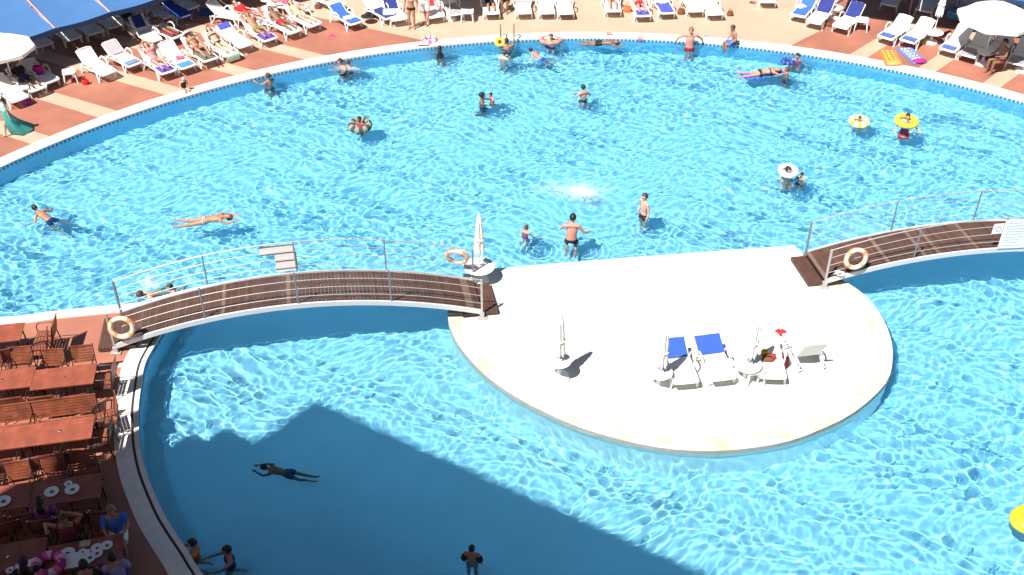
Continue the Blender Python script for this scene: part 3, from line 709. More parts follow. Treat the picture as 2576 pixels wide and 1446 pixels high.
# ---------------------------------------------------------------- parasols
M_GREYCAN = mat('canvas_valance', (.70, .72, .66), .8)
def parasol(label, c, h, closed, rad=1.25, lean=(0, 0), group='white parasols', disc=.0, disc_r=.30, rimh=1.85, base_r=.27):
    t = thing('parasol', label, 'parasol', c, 0, group); top = Vector((lean[0], lean[1], h)); P_ = lambda z: Vector((lean[0] * z / h, lean[1] * z / h, z))
    MB().lathe([(0, .0), (base_r, .0), (base_r, .05), (base_r * .8, .09), (.06, .12), (.045, .28), (0, .28)], 24).build('base', M_WHITE, t)
    MB().tube([P_(.1), P_(h + (.04 if closed else .0))], .020, 8).build('pole', M_WHITE, t)
    if disc: MB().lathe([(.03, disc), (disc_r, disc), (disc_r + .01, disc + .015), (disc_r, disc + .03), (.02, disc + .035)], 28, (P_(disc).x, P_(disc).y, 0)).build('drinks_tray', M_WHITE, t)
    if closed:
        mb = MB(); prof = [(.02, h + .02), (.045, h - .02), (.075, h - .25), (.09, h - .55), (.105, h - .85), (.12, h - 1.12), (.11, h - 1.22), (.06, h - 1.16)]
        seg = 32; vs = []
        for i, (r, z) in enumerate(prof):
            for k in range(seg):
                a = 2 * math.pi * k / seg + i * .13; rr = r * (1 + (.26 * min(1, i / 3)) * math.cos(8 * a)); q = P_(z); zz = z - (.05 * math.cos(8 * a) if i >= 5 else 0)
                vs.append(Vector((q.x + rr * math.cos(a), q.y + rr * math.sin(a), zz)))
        mb.add(vs, [(i * seg + k, (i + 1) * seg + k, (i + 1) * seg + (k + 1) % seg, i * seg + (k + 1) % seg) for i in range(len(prof) - 1) for k in range(seg)])
        can = mb.build('folded_canopy', M_FABW, t)
        q = P_(h - .78); MB().torus(q, .125, .016, None, 20, 6).build('tie_strap', M_FABW, can)
    else:
        n = 8; mb = MB(); vs = [top.copy()]; rows = 6; q0 = P_(rimh)
        for i in range(1, rows + 1):
            v = i / rows
            for k in range(n * 4):
                a = 2 * math.pi * k / (n * 4) + .2; ph = (k % 4) / 4; sc_ = math.cos(math.pi / n) / math.cos((ph - .5) * 2 * math.pi / n) * (1 - .0 * v)
                rr = rad * v * sc_; c0 = top.lerp(q0, v)
                z = h - (h - rimh) * v ** 1.25 - .03 * math.sin(math.pi * ph) * v
                vs.append(Vector((c0.x + rr * math.cos(a), c0.y + rr * math.sin(a), z)))
        N = n * 4; fs = [(0, 1 + k, 1 + (k + 1) % N) for k in range(N)]
        fs += [(1 + i * N + k, 1 + (i + 1) * N + k, 1 + (i + 1) * N + (k + 1) % N, 1 + i * N + (k + 1) % N) for i in range(rows - 1) for k in range(N)]
        o_ = len(vs); fs2 = []
        for k in range(N):
            v = vs[1 + (rows - 1) * N + k]; vs.append(v + Vector((0, 0, -.12 - .02 * math.cos(math.pi * 2 * (k % 4) / 4))))
        fs += [(1 + (rows - 1) * N + k, o_ + k, o_ + (k + 1) % N, 1 + (rows - 1) * N + (k + 1) % N) for k in range(N)]
        mb.add(vs, fs); can = mb.build('canopy', M_FABW, t)
        for k in range(n):
            a = 2 * math.pi * k / n + .2; MB().tube([top - Vector((0, 0, .05)), Vector((q0.x + rad * .97 * math.cos(a), q0.y + rad * .97 * math.sin(a), rimh - .02))], .008, 5).build('rib', M_WHITE, can)
    return t
G_C = 'closed white parasols'
parasol('closed parasol on the far left corner of the island by the footbridge', W(1206, 706), 2.18, True, disc=.48, disc_r=.42, lean=(.03, .0), group=G_C)
parasol('closed parasol standing alone on the island, left of the blue towels', W(1405, 950), 2.0, True, disc=.55, lean=(.0, .0), group=G_C, disc_r=.30)
parasol('closed parasol on the island left of the two blue towelled loungers', W(1655, 975), 1.95, True, disc=.50, lean=(.06, 0), group=G_C, disc_r=.30)
parasol('closed parasol on the island behind the round table', W(1872, 955), 2.0, True, disc=.50, lean=(.12, 0), group=G_C, disc_r=.34)
parasol('closed parasol with stacked round trays on the right terrace', W(2341, 107), 2.35, True, disc=.42, disc_r=.36, lean=(.12, 0), group=G_C)
parasol('folded parasol between the navy towelled loungers at the top right', W(2097, 44), 2.6, True, lean=(.05, 0), group=G_C, disc=.42)
parasol('open white parasol over the loungers at the upper right', W(2470, 160), 2.45, False, 1.42, lean=(.10, .0), disc=.45, disc_r=.30, rimh=1.85)
parasol('open white parasol at the left edge over shaded loungers', W(42, 224), 2.15, False, 1.12, lean=(-.12, .0), disc=.45, disc_r=.30, rimh=1.62)
parasol('parasol with round base among the top row, beside the small side table', W(1132, 48), 2.4, False, 1.15, lean=(.0, .5), rimh=1.95, disc=.0)
parasol('open parasol whose rim reaches into the top row loungers', W(1440, -22), 1.95, False, 1.0, rimh=1.50, lean=(-.05, -.1))
parasol('parasol pole with base by the grey shade edge at the top left', W(674, 22), 2.5, False, 1.2, lean=(.0, .9), rimh=2.1, disc=.35, disc_r=.28)
parasol('parasol base at the far right edge of the terrace', W(2572, 178), 2.4, True, lean=(.2, 0), group=G_C)

# ---------------------------------------------------------------- side tables, bags and small beach things
def side_table(label, c, rz=0.0, s=.46, h=.44):
    t = thing('side_table', label, 'side table', c, rz, 'white plastic side tables'); mb = MB()
    q = [(x * s / 2, y * s / 2) for x, y in ((-.8, -1), (.8, -1), (1, -.8), (1, .8), (.8, 1), (-.8, 1), (-1, .8), (-1, -.8))]
    mb.prism(q, h - .05, h); mb.build('table_top', M_WHITE, t)
    for x in (-1, 1):
        for y in (-1, 1): MB().tube([(x * s * .40, y * s * .40, h - .05), (x * s * .5, y * s * .5, 0)], [.035, .022], 6).build('leg', M_WHITE, t)
    return t
side_table('white side table at the left end of the sunny row', W(180, 206), R(20))
side_table('white side table in front of the navy towelled lounger', W(981, 54), R(5), .5)
side_table('small white side table beside the parasol base', W(1176, 52), R(0), .5)
side_table('square white side table beside the right navy towelled lounger', W(2164, 74), R(-15), .5)
side_table('shaded white side table at the right under the awning', W(2523, 40), R(-10), .5)
side_table('round looking white table in the second cluster of sunbathers', W(694, 32), R(20), .55)
side_table('white side table with a bag on it on the island', W(1892, 958), R(10), .46)
side_table('dark side table among the shaded loungers at the left', W(60, 246), R(30), .5)
def bag(label, c, m, r=.17, h=.26, cat='bag', name='beach_bag', rz=0.0):
    t = thing(name, label, cat, c, rz); mb = MB(); seg = 20
    mb.lathe([(0, 0), (r * .85, 0), (r * 1.05, h * .3), (r, h * .75), (r * .8, h), (r * .7, h * .95), (r * .75, h * .6)], seg, (0, 0, 0), None, (1, .62)); mb.build('body', m, t)
    for s in (-1, 1): MB().tube([(-r * .5, s * r * .3, h * .95), (-r * .35, s * r * .36, h * 1.45), (r * .35, s * r * .36, h * 1.45), (r * .5, s * r * .3, h * .95)], .010, 5).build('handle', m, t)
bag('red beach bag in front of the white side table at the left', W(216, 212), CL['red'], .13, .2)
bag('purple bag on the ground by the woman in teal', W(68, 262), CL['purple'], .2, .2)
bag('brown beach bag beside the blue towelled lounger, top row', W(1713, 36), CL['brown'], .15, .24)
bag('brown beach bag at the right end of the top row', W(1836, 40), CL['brown'], .13, .2)
bag('orange and yellow beach bag in the top row', W(1578, 30), CL['orange'], .17, .24)
bag('woven bag between the right pair and the closed parasol', W(2316, 110), CL['olive'], .2, .3)
bag('brown bag at the foot of the lounger with navy towel', W(2084, 66), CL['brown'], .14, .18)
bag('dark bag under the sunbathers in the second cluster', W(800, 22), CL['brown'], .13, .18)
bag('black beach bag beside the long blue towel', W(932, 44), CL['black'], .22, .22)
bag('dark red bag beneath the second lounger in the left row', W(300, 163), CL['maroon'], .18, .2)
bag('magenta bag on the shaded lounger left of the side table', bed_pt(beds['U1'], 0, .0, .38), CL['magenta'], .2, .3)
bag('pink bag between the loaded and the steep island loungers', W(1972, 922), CL['maroon'], .12, .3)
bag('dark bag on the seat of the loaded island lounger', bed_pt(beds['I3'], .05, .1, .35), CL['brown'], .15, .15)
bag('yellow bag on the loaded island lounger', bed_pt(beds['I3'], .1, -.25, .38), CL['yellow'], .10, .10)
bag('dark bag on the rightmost island lounger', bed_pt(beds['I4'], .1, -.1, .35), CL['black'], .12, .12)
bag('white bag lying on the blue towel of the top row', bed_pt(beds['L25'], 0, -.05, .39), CL['white'], .2, .14)
bag('pink bag on the ground at the left end of the terrace', W(30, 262), CL['pink'], .14, .16)
def folded(label, c, m, sz=(.35, .28, .06), rz=0.0, nm='folded_towel', cat='towel'):
    g = [[Vector(((i / 5 - .5) * sz[0], (j / 5 - .5) * sz[1], sz[2] / 2 + .012 * math.sin(i * 1.9 + j) )) for j in range(6)] for i in range(6)]
    o = MB().sheet(g, sz[2]).build(nm, m); o.location = c; o.rotation_euler = (0, 0, rz); return tag(o, label, cat)
folded('pink swim top lying on an empty white lounger', bed_pt(beds['L4'], -.1, .05, .385), CL['pink'], (.3, .24, .03), .5, 'crumpled_cloth', 'clothing')
folded('white folded towel on the bright blue covered lounger', bed_pt(beds['R29'], .1, .1, .40), CL['white'], (.3, .26, .08), .5)
folded('white towel tossed on the long blue towel', bed_pt(beds['L13'], .05, .45, .40), CL['white'], (.4, .3, .06), .6)
folded('blue sheet painted as tinted light on the shaded ground behind the royal blue lounger', W(528, 28), M_TOWBLUE, (.9, .7, .02), .4, 'cloth', 'cloth')  # blue tint of the light on the ground, put in as a coloured sheet
folded('striped towel seat pad on a second shaded lounger', bed_pt(beds['T3'], 0, .3, .39), CL['grey'], (.5, .5, .04), 0)
def flipflops(label, c, m, rz=0.0):
    t = thing('flip_flops', label, 'flip-flops', c, rz)
    for k in (-1, 1):
        g = [[Vector((k * .075 + (j / 4 - .5) * .095 * (1 - .35 * abs(i / 6 - .6)), (i / 6 - .5) * .27, .012)) for j in range(5)] for i in range(7)]
        s_ = MB().sheet(g, .022).build('sole', m, t); MB().tube([(k * .075 - .035, -.0, .02), (k * .075, .07, .05), (k * .075 + .035, -.0, .02)], .006, 5).build('strap', m, s_)
flipflops('white flip-flops lying below the green towel', W(612, 136), CL['white'], R(40))
flipflops('pink flip-flops lying on the terracotta in front of the row', W(834, 90), CL['pink'], R(-60))
flipflops('brown flip-flops on the light band near the pool', W(554, 166), CL['brown'], R(30))
flipflops('dark flip-flops under the lounger with dark olive towel', W(519, 173), CL['brown'], R(10))
flipflops('red flip-flops beside the pool edge near the floating swimmer', W(1533, 86), CL['maroon'], R(90))
flipflops('pale sandals on the far coping', W(1778, 92), CL['grey'], R(80))
flipflops('tan sandals on the beige paving beside the top row', W(1640, 32), CL['beige'], R(70))
flipflops('brown sandals by the lounger at the top edge', W(1893, 7), CL['brown'], R(70))
flipflops('white sandals under the ladder swimmer on the beige paving', W(1642 - 50, 22), CL['white'], R(70))
flipflops('pink sandals on the coping behind the floating swimmer', W(1612, 98), CL['pink'], R(80))
o = folded('dark red diving stick on the coping left of the pink ring', W(1066, 116) + Vector((0, 0, .02)), CL['maroon'], (.45, .08, .03), .15, 'pool_noodle', 'toy')
c = W(1968, 840); t = thing('baseball_cap', 'small red cap lying alone on the white island', 'cap', c, R(35))
MB().lathe([(.115, 0), (.112, .05), (.08, .10), (.0, .12)], 20).build('crown', CL['red'], t); MB().box((0, .14, .012), (.16, .13, .012)).build('peak', CL['red'], t)
def hat(label, c, m, r=.21):
    t = thing('sun_hat', label, 'hat', c); MB().lathe([(0, .13), (.06, .13), (.09, .10), (.10, .02), (r * .8, .015), (r, 0), (r, -.008), (.10, .01)], 24).build('brim_and_crown', m, t)
hat('black sun hat lying on a bag beside the long blue towel', W(924, 40, .3), CL['black'], .26)
c = W(1645, 600)
t = thing('swim_ring', 'pink and white swim ring lying on the far coping', 'swim ring', W(1080, 103, .0) + Vector((0, 0, .06)))
def ring_mesh(R_, r, cols, n=32):
    mb = MB(); mb.torus((0, 0, 0), R_, r, None, n, 12); mb.m = [((k // 12) // 2) % len(cols) for k in range(n * 12)]
    return mb.mesh('ring', cols)
def add_ring(t, R_, r, cols, rot=None):
    o = bpy.data.objects.new('ring', ring_mesh(R_, r, cols)); C.objects.link(o); o.parent = t
    if rot: o.rotation_euler = rot
    MB().lathe([(0, 0), (.018, 0), (.014, .03), (0, .034)], 8, (R_, 0, r)).build('valve', CL['white'], o); return o
add_ring(t, .24, .08, [CL['pink'], CL['white'], cloth('palering', (.75, .45, .60))])
# air beds on the terrace
def airbed(label, corners, m1, m2, pil, z=.0, th=.10, cat='air bed'):
    a, b, c_, d = [Vector((p.x, p.y, 0)) for p in corners]   # a,b head end ; d,c foot end
    O_ = (a + b + c_ + d) / 4; t = thing('air_bed', label, cat, (O_.x, O_.y, z)); a, b, c_, d = [v - O_ for v in (a, b, c_, d)]
    mb = MB(); n, mm = 26, 15; ln = (d - a).length; wd = (b - a).length
    g = []
    for i in range(n + 1):
        row = []
        for j in range(mm + 1):
            u, v = j / mm, i / n; p = a.lerp(b, u).lerp(d.lerp(c_, u), v)
            hgt = th * (.55 + .45 * abs(math.sin(u * math.pi * 5)) * (.6 + .4 * abs(math.sin(v * math.pi * 8)))) if 0 < j < mm and 0 < i < n else th * .35
            p.z = hgt; row.append(p)
        g.append(row)
    vs = [p for r_ in g for p in r_]; M_ = mm + 1; fs = [(i * M_ + j, i * M_ + j + 1, (i + 1) * M_ + j + 1, (i + 1) * M_ + j) for i in range(n) for j in range(mm)]
    o0 = len(vs); bd = [i * M_ for i in range(n + 1)] + [n * M_ + j for j in range(1, M_)] + [i * M_ + mm for i in range(n - 1, -1, -1)] + [j for j in range(mm - 1, 0, -1)]
    vs += [Vector((vs[k].x, vs[k].y, 0.004)) for k in bd]
    fs2 = [(bd[k], o0 + k, o0 + (k + 1) % len(bd), bd[(k + 1) % len(bd)]) for k in range(len(bd))]
    mb.add(vs, fs + fs2 + [tuple(o0 + k for k in range(len(bd)))])
    mb.m = [1 if ((j // 2) % 2 == 1 and (i // 2) % 2 == 1) else 0 for i in range(n) for j in range(mm)] + [0] * (len(fs2) + 1)
    mb.build('mattress', [m1, m2], t)
    e = (d + c_) / 2; ax = (c_ - d).normalized(); al = (d - a).normalized()
    mb = MB(); rot = Matrix((ax, al, Vector((0, 0, 1)))).transposed(); mb.ell(e - al * .12 + Vector((0, 0, th * .9)), (wd * .46, .17, .07), rot, 16, 8); mb.build('pillow', pil, t)
    return t
airbed('orange and yellow air bed lying on the pool edge', [W(*p) for p in ((2209, 128), (2252, 130), (2272, 166), (2227, 168))], CL['orange'], CL['yellow'], mat('orange_light', (.85, .36, .10), .4))
airbed('blue and white chequered air bed with a purple pillow on the terrace', [W(*p) for p in ((2254, 124), (2293, 122), (2333, 160), (2298, 163))], cloth('airblue', (.12, .18, .52)), CL['white'], CL['magenta'])

# ---------------------------------------------------------------- restaurant deck furniture
def planks(mb, x0, x1, y0, y1, z, n, th=.02, gap=.008, along='x'):
    for k in range(n):
        if along == 'x':
            w_ = (y1 - y0) / n; mb.box(((x0 + x1) / 2, y0 + w_ * (k + .5), z), (x1 - x0, w_ - gap, th))
        else:
            w_ = (x1 - x0) / n; mb.box((x0 + w_ * (k + .5), (y0 + y1) / 2, z), (w_ - gap, y1 - y0, th))
def make_table():
    t = thing('dining_table', '', 'table'); mb = MB(); planks(mb, -.72, .72, -.36, .36, .735, 7, .026, .003); mb.build('table_top', M_TEAK, t)
    MB().lathe([(0, .0), (.03, 0), (.03, .012), (.018, .02), (0, .02)], 14, (0, 0, .748)).build('parasol_cap', M_CHROME, t)
    for x in (-1, 1):
        for y in (-1, 1):
            MB().tube([(x * .62, y * .28, .72), (x * .64, y * .30, .0)], .020, 6).build('leg', M_DKMETAL, t)
        MB().tube([(x * .63, -.28, .70), (x * .63, .28, .70)], .016, 6).build('cross_bar', M_DKMETAL, t)
    return t
def make_chair():
    t = thing('slatted_chair', '', 'chair'); mb = MB()     # faces +Y
    planks(mb, -.25, .25, -.20, .26, .44, 6, .02, .016); mb.build('seat', M_TEAK2, t)
    mb = MB()
    for k in range(6):
        z = .52 + k * .072; mb.box((0, -.225 - (z - .44) * .20, z), (.50, .018, .056), RX(R(11)))
    mb.box((0, -.225 - .46 * .20, .935), (.54, .03, .03)); mb.build('backrest', M_TEAK2, t)
    for x in (-1, 1):
        X = x * .275
        MB().tube([(X, -.32, .95), (X, -.215, .45), (X, -.27, .0)], .014, 6).build('rear_leg', M_DKMETAL, t)
        MB().tube([(X, .27, .0), (X, .25, .44), (X, -.22, .43)], .014, 6).build('front_leg', M_DKMETAL, t)
        MB().tube([(X, -.26, .68), (X, -.10, .70), (X, .12, .70), (X, .22, .66), (X, .26, .56), (X, .25, .44)], .014, 6).build('armrest', M_DKMETAL, t)
        MB().lathe([(0, 0), (.018, 0), (.018, .02), (0, .024)], 10, (X, -.325, .945)).build('end_cap', M_CHROME, t)
    return t
def bench(key, label, x=0.0):
    c, rz = TB[key]; t = thing('slatted_bench', label, 'bench', c + RZ(rz) @ Vector((x, .58, 0)), rz + R(180), 'slatted teak benches'); mb = MB()
    planks(mb, -.70, .70, -.20, .26, .44, 6, .02, .016); mb.build('seat', M_TEAK2, t); mb = MB()
    for k in range(6): z = .52 + k * .072; mb.box((0, -.225 - (z - .44) * .20, z), (1.40, .018, .056), RX(R(11)))
    mb.box((0, -.225 - .46 * .20, .935), (1.44, .03, .03)); mb.build('backrest', M_TEAK2, t)
    for x_ in (-.72, .72):
        MB().tube([(x_, -.32, .95), (x_, -.215, .45), (x_, -.27, .0)], .014, 6).build('rear_leg', M_DKMETAL, t)
        MB().tube([(x_, .27, .0), (x_, .25, .44), (x_, -.22, .43)], .014, 6).build('front_leg', M_DKMETAL, t)
        MB().tube([(x_, -.26, .68), (x_, .12, .70), (x_, .26, .56), (x_, .25, .44)], .014, 6).build('armrest', M_DKMETAL, t)
PT, PC = make_table(), make_chair(); used = {'t': 0, 'c': 0}
def put_table(c, rz, label):
    if not used['t']: used['t'] = 1; PT.location = c; PT.rotation_euler = (0, 0, rz); PT['label'] = label; PT['group'] = 'teak restaurant tables'; return PT
    return dup(PT, c, rz, label, 'teak restaurant tables')
def put_chair(c, rz, label):
    rz += random.uniform(-.13, .13); c = Vector(c) + Vector((random.uniform(-.05, .05), random.uniform(-.05, .05), 0))
    if not used['c']: used['c'] = 1; PC.location = c; PC.rotation_euler = (0, 0, rz); PC['label'] = label; PC['group'] = 'slatted restaurant chairs'; return PC
    return dup(PC, c, rz, label, 'slatted restaurant chairs')
TB = {}
def set_place(key, px, py, rz, chairs, name):
    c = W(px, py, .75); c.z = 0; TB[key] = (c, rz); put_table(c, rz, 'slatted teak table, ' + name)
    for (x, y, a, lab) in chairs:
        put_chair(c + RZ(rz) @ Vector((x, y, 0)), rz + R(a), lab + ' ' + name)
f1, f2, n1, n2, er = (-.36, .58, 180), (.30, .58, 180), (-.36, -.60, 0), (.32, -.60, 0), (1.02, .0, 90)
A = R(10)
four = lambda: [(*f1, 'far left slatted chair of the'), (*f2, 'far right slatted chair of the'), (*n1, 'near left slatted chair of the'), (*n2, 'near right slatted chair of the')]
set_place('T1', 160, 947, A, four() + [(.82, .02, 84, 'end chair by the pool at the')], 'first table below the footbridge, pool side')
set_place('T3', 150, 1084, R(11), four()[2:] + [(.82, -.08, 92, 'end chair by the pool at the'), (.86, .60, 100, 'spare chair near the coping beside the')], 'second sunlit table down the pool side')
set_place('T5', 166, 1232, R(12), four(), 'half shaded table with three plates')
set_place('T8', 214, 1392, R(14), four(), 'crowded table at the bottom with many plates')
set_place('T2', 5, 955, A, four(), 'left column table level with the first one')
set_place('T4', -20, 1106, R(11), four()[2:], 'left column table in the second sunlit row')
set_place('T6', -10, 1255, R(12), four(), 'left column table with a plate in part shade')
set_place('T9', 20, 1400, R(14), four(), 'bottom left table with a small plate in the shade')
set_place('T0', -20, 840, A, [(*n2, 'near right slatted chair of the')], 'top left table at the coping')
put_chair(W(112, 846, .45) * 1.0 - Vector((0, 0, .45)), R(96), 'dark framed chair turned sideways nearest the bank coping')
put_chair(W(94, 886, .45) - Vector((0, 0, .45)), R(99), 'dark framed chair turned sideways behind the first table')
bench('T3', 'long slatted bench on the far side of the second sunlit table', .0); bench('T4', 'long slatted bench on the far side of the left column table', .0)
def tpt(key, x, y, z=.748):
    c, rz = TB[key]; return c + RZ(rz) @ Vector((x, y, 0)) + Vector((0, 0, z))
def plate(label, px, py, r=.12, z=.75):
    c = W(px, py, z + .004); t = thing('plate', label, 'plate', c)
    MB().lathe([(0, .004), (r * .6, .004), (r * .7, .008), (r, .022), (r, .026), (r * .66, .014), (0, .010)], 28).build('dish', M_PLATE, t)
    MB().lathe([(0, .012), (r * .3, .016), (r * .22, .028), (0, .03)], 12, (r * .05, .0, 0)).build('leftover_food', CL['brown'], t)
plate('large plate at the left of the half shaded table', 130, 1238, .15); plate('large plate at the right of the half shaded table', 182, 1232, .15); plate('small saucer at the back of the half shaded table', 172, 1218, .085)
plate('white plate on the left table at the sunlight edge', 8, 1262, .16)
plate('white plate beside the papers on the crowded table', 170, 1393, .15); plate('small saucer left of centre on the crowded table', 208, 1390, .085)
plate('plate farthest right on the crowded table', 269, 1373, .12); plate('plate second from the right on the crowded table', 244, 1380, .12); plate('plate in front of the glass on the crowded table', 244, 1393, .12)
plate('plate beside the napkins on the crowded table', 225, 1404, .13); plate('small dish on the bottom left table', 26, 1436, .085)
folded('sheet of white paper on the crowded table', W(190, 1408, .77), CL['white'], (.55, .38, .01), .3, 'paper_sheet', 'paper')
folded('white paper menu leaning beside the pink ring', W(73, 1418, .77), CL['white'], (.5, .2, .01), .5, 'paper_menu', 'paper')
folded('crumpled yellowish napkin on the crowded table', W(214, 1370, .77), CL['beige'], (.2, .14, .05), .2, 'napkin', 'napkin')
t = thing('swim_ring', 'pink patterned swim ring lying on the bottom left table', 'swim ring', W(122, 1420, .84)); add_ring(t, .24, .095, [CL['magenta'], cloth('palering', (.75, .45, .60)), CL['pink']])
o = MB().box((0, 0, .012), (.16, .13, .022)).build('skimmer_lid', M_WHITE); o.location = W(456 * .6736, 1365 * .6736); tag(o, 'small square white skimmer lid set in the terracotta by the coping', 'lid')
# ladder at the far rim
t = thing('pool_ladder', 'steel pool ladder with two handrails on the far rim', 'ladder', W(1276, 101))
for dx in (-.26, .26):
    MB().tube([(dx, .35, 0), (dx, .33, .38), (dx, .24, .55), (dx, .08, .60), (dx, -.08, .54), (dx, -.13, .3), (dx, -.16, -.9)], .028, 8).build('handrail', mat('ladder_brass', (.42, .34, .22), .3, metal=.6), t)
for z in (-.2, -.45, -.7): MB().box((0, -.16, z), (.5, .08, .03)).build('rung', M_CHROME, t)

# ---------------------------------------------------------------- people
V3 = lambda *a: Vector(a)
STAND = dict(pel=(0, 0, .93), wai=(0, 0, 1.09), che=(0, .0, 1.29), nec=(0, -.01, 1.47), hed=(0, .015, 1.63), shL=(-.185, 0, 1.41), shR=(.185, 0, 1.41),
             elL=(-.25, -.03, 1.13), elR=(.25, -.03, 1.13), haL=(-.27, .06, .89), haR=(.27, .06, .89), hiL=(-.09, 0, .90), hiR=(.09, 0, .90),
             knL=(-.10, .02, .50), knR=(.10, .02, .50), anL=(-.10, -.02, .08), anR=(.10, -.02, .08), toL=(-.12, .15, .025), toR=(.12, .15, .025), look=(0, 1, 0))
def P(base=None, **kw):
    d = dict(base or STAND); d.update(kw); return {k: Vector(v) for k, v in d.items()}
def rotp(p, rot, piv, keep=()):
    piv = Vector(piv); return {k: (rot @ v if k == 'look' else piv + rot @ (v - piv)) if k not in keep else v for k, v in p.items()}
def shift(p, d): return {k: (v if k == 'look' else v + Vector(d)) for k, v in p.items()}
POSE = {}
POSE['stand'] = P()
POSE['walk'] = P(knL=(-.10, .16, .52), anL=(-.10, .22, .10), toL=(-.11, .38, .04), knR=(.10, -.02, .50), anR=(.10, -.26, .12), toR=(.11, -.12, .02), haL=(-.28, -.10, .92), elL=(-.25, -.08, 1.14), haR=(.27, .22, .95), elR=(.25, .02, 1.13))
POSE['wade'] = P(elL=(-.36, .08, 1.22), elR=(.36, .08, 1.22), haL=(-.46, .30, 1.16), haR=(.46, .30, 1.16))
POSE['wade2'] = P(elL=(-.30, .16, 1.20), elR=(.34, .02, 1.18), haL=(-.16, .38, 1.20), haR=(.50, .20, 1.10), che=(.01, .03, 1.28), nec=(.01, .05, 1.46), hed=(.02, .09, 1.61))
POSE['hold'] = P(elL=(-.26, .24, 1.28), elR=(.26, .24, 1.28), haL=(-.24, .50, 1.32), haR=(.24, .50, 1.32), knL=(-.12, .15, .55), knR=(.12, .15, .55))
POSE['prop'] = P(elL=(-.42, -.16, 1.27), elR=(.42, -.16, 1.27), haL=(-.50, -.30, 1.05), haR=(.50, -.30, 1.05), shL=(-.20, 0, 1.44), shR=(.20, 0, 1.44))
POSE['arms_up'] = P(elL=(-.34, .05, 1.62), elR=(.34, .05, 1.62), haL=(-.22, .08, 1.86), haR=(.22, .08, 1.86))
POSE['hips'] = P(elL=(-.34, -.10, 1.18), elR=(.34, -.10, 1.18), haL=(-.17, .04, 1.03), haR=(.17, .04, 1.03))
_sit = dict(pel=(0, 0, .50), wai=(0, .0, .66), che=(0, .02, .86), nec=(0, .03, 1.04), hed=(0, .06, 1.20), shL=(-.185, .02, .98), shR=(.185, .02, .98), elL=(-.25, .08, .74), elR=(.25, .08, .74),
            haL=(-.16, .32, .74), haR=(.16, .32, .74), hiL=(-.09, .0, .49), hiR=(.09, .0, .49), knL=(-.12, .42, .50), knR=(.12, .42, .50), anL=(-.11, .44, .10), anR=(.11, .44, .10), toL=(-.12, .60, .03), toR=(.12, .60, .03))
POSE['sit'] = P(_sit)
POSE['sit'].update(look=Vector((0, 1, -.15)))
POSE['sit_up'] = P(POSE['sit'], elL=(-.34, -.02, 1.16), haL=(-.10, .02, 1.34), elR=(.36, .10, 1.20), haR=(.30, .34, 1.26))
POSE['edge'] = P(POSE['sit'], anL=(-.12, .40, .06), anR=(.12, .40, .06), toL=(-.12, .50, -.04), toR=(.12, .50, -.04), haL=(-.20, .24, .56), haR=(.20, .24, .56), elL=(-.24, .06, .74), elR=(.24, .06, .74), che=(0, .05, .85), nec=(0, .09, 1.02), hed=(0, .15, 1.16), shL=(-.18, .07, .96), shR=(.18, .07, .96))
_pr = rotp(P(hed=(0, .07, 1.62), elL=(-.26, .10, 1.60), elR=(.26, .10, 1.60), haL=(-.18, .10, 1.86), haR=(.18, .10, 1.86), anL=(-.16, -.06, .10), anR=(.16, -.02, .10), toL=(-.17, -.10, -.06), toR=(.17, -.06, -.06)), RX(R(-84)), (0, 0, .93))
POSE['swim'] = P(_pr, look=(0, .9, .1), hed=_pr['hed'] + Vector((0, 0, .05)))
_pb = rotp(P(elL=(-.40, .05, 1.25), elR=(.40, .05, 1.25), haL=(-.55, .18, 1.35), haR=(.55, .18, 1.35), knL=(-.20, .05, .52), knR=(.20, .05, .52), anL=(-.24, -.14, .16), anR=(.24, -.14, .16), toL=(-.26, -.24, .06), toR=(.26, -.24, .06)), RX(R(-62)), (0, 0, .93))
_gl = rotp(P(hed=(0, .09, 1.60), elL=(-.24, .12, 1.56), elR=(.24, .12, 1.56), haL=(-.14, .16, 1.80), haR=(.14, .16, 1.80), anL=(-.10, -.06, .10), anR=(.10, -.04, .10), toL=(-.11, -.12, -.05), toR=(.11, -.10, -.05)), RX(R(-66)), (0, 0, .93))
POSE['glide'] = P(_gl, look=(0, .9, .1), hed=_gl['hed'] + Vector((0, -.02, .09)))
POSE['breast'] = P(_pb, look=(0, 1, 0), hed=_pb['hed'] + Vector((0, -.02, .06)))
def recline(b, knee=.0, armup=False, flat=False):
    """on a sunbed: local frame of the bed (+Y foot), hinge y=-.3, seat .33"""
    b = R(b); u = Vector((0, -math.cos(b), math.sin(b))); n_ = Vector((0, math.sin(b), math.cos(b))); p0 = Vector((0, -.17, .475)); hp = p0 + Vector((0, -.08, .01))
    q = lambda s, x=0, o=.0: hp + u * s + n_ * o + Vector((x, 0, 0))
    d = dict(pel=p0, wai=q(.12), che=q(.32, 0, .01), nec=q(.50), hed=q(.65, 0, .03), shL=q(.44, -.185), shR=q(.44, .185), hiL=p0 + V3(-.09, .0, 0), hiR=p0 + V3(.09, .0, 0),
             knL=(-.12, .27, .47 + knee), knR=(.11, .27, .47 + knee * .3), anL=(-.13, .62 if knee > .1 else .70, .44), anR=(.12, .70, .44), toL=(-.16, .76 if knee > .1 else .80, .54), toR=(.15, .80, .54),
             elL=q(.22, -.27, .0), elR=q(.22, .27, .0), haL=q(.0, -.30, .10), haR=q(.0, .24, .12), look=n_ + V3(0, .25, 0))
    if armup: d.update(elL=q(.66, -.30), haL=q(.80, -.10), elR=q(.66, .30), haR=q(.80, .10))
    return P(d)
PEOPLE = []
def frame(up, fwd):
    z = up.normalized(); y = (fwd - fwd.dot(z) * z)
    if y.length < 1e-4: y = z.orthogonal()
    y.normalize(); x = y.cross(z); return Matrix((x, y, z)).transposed()
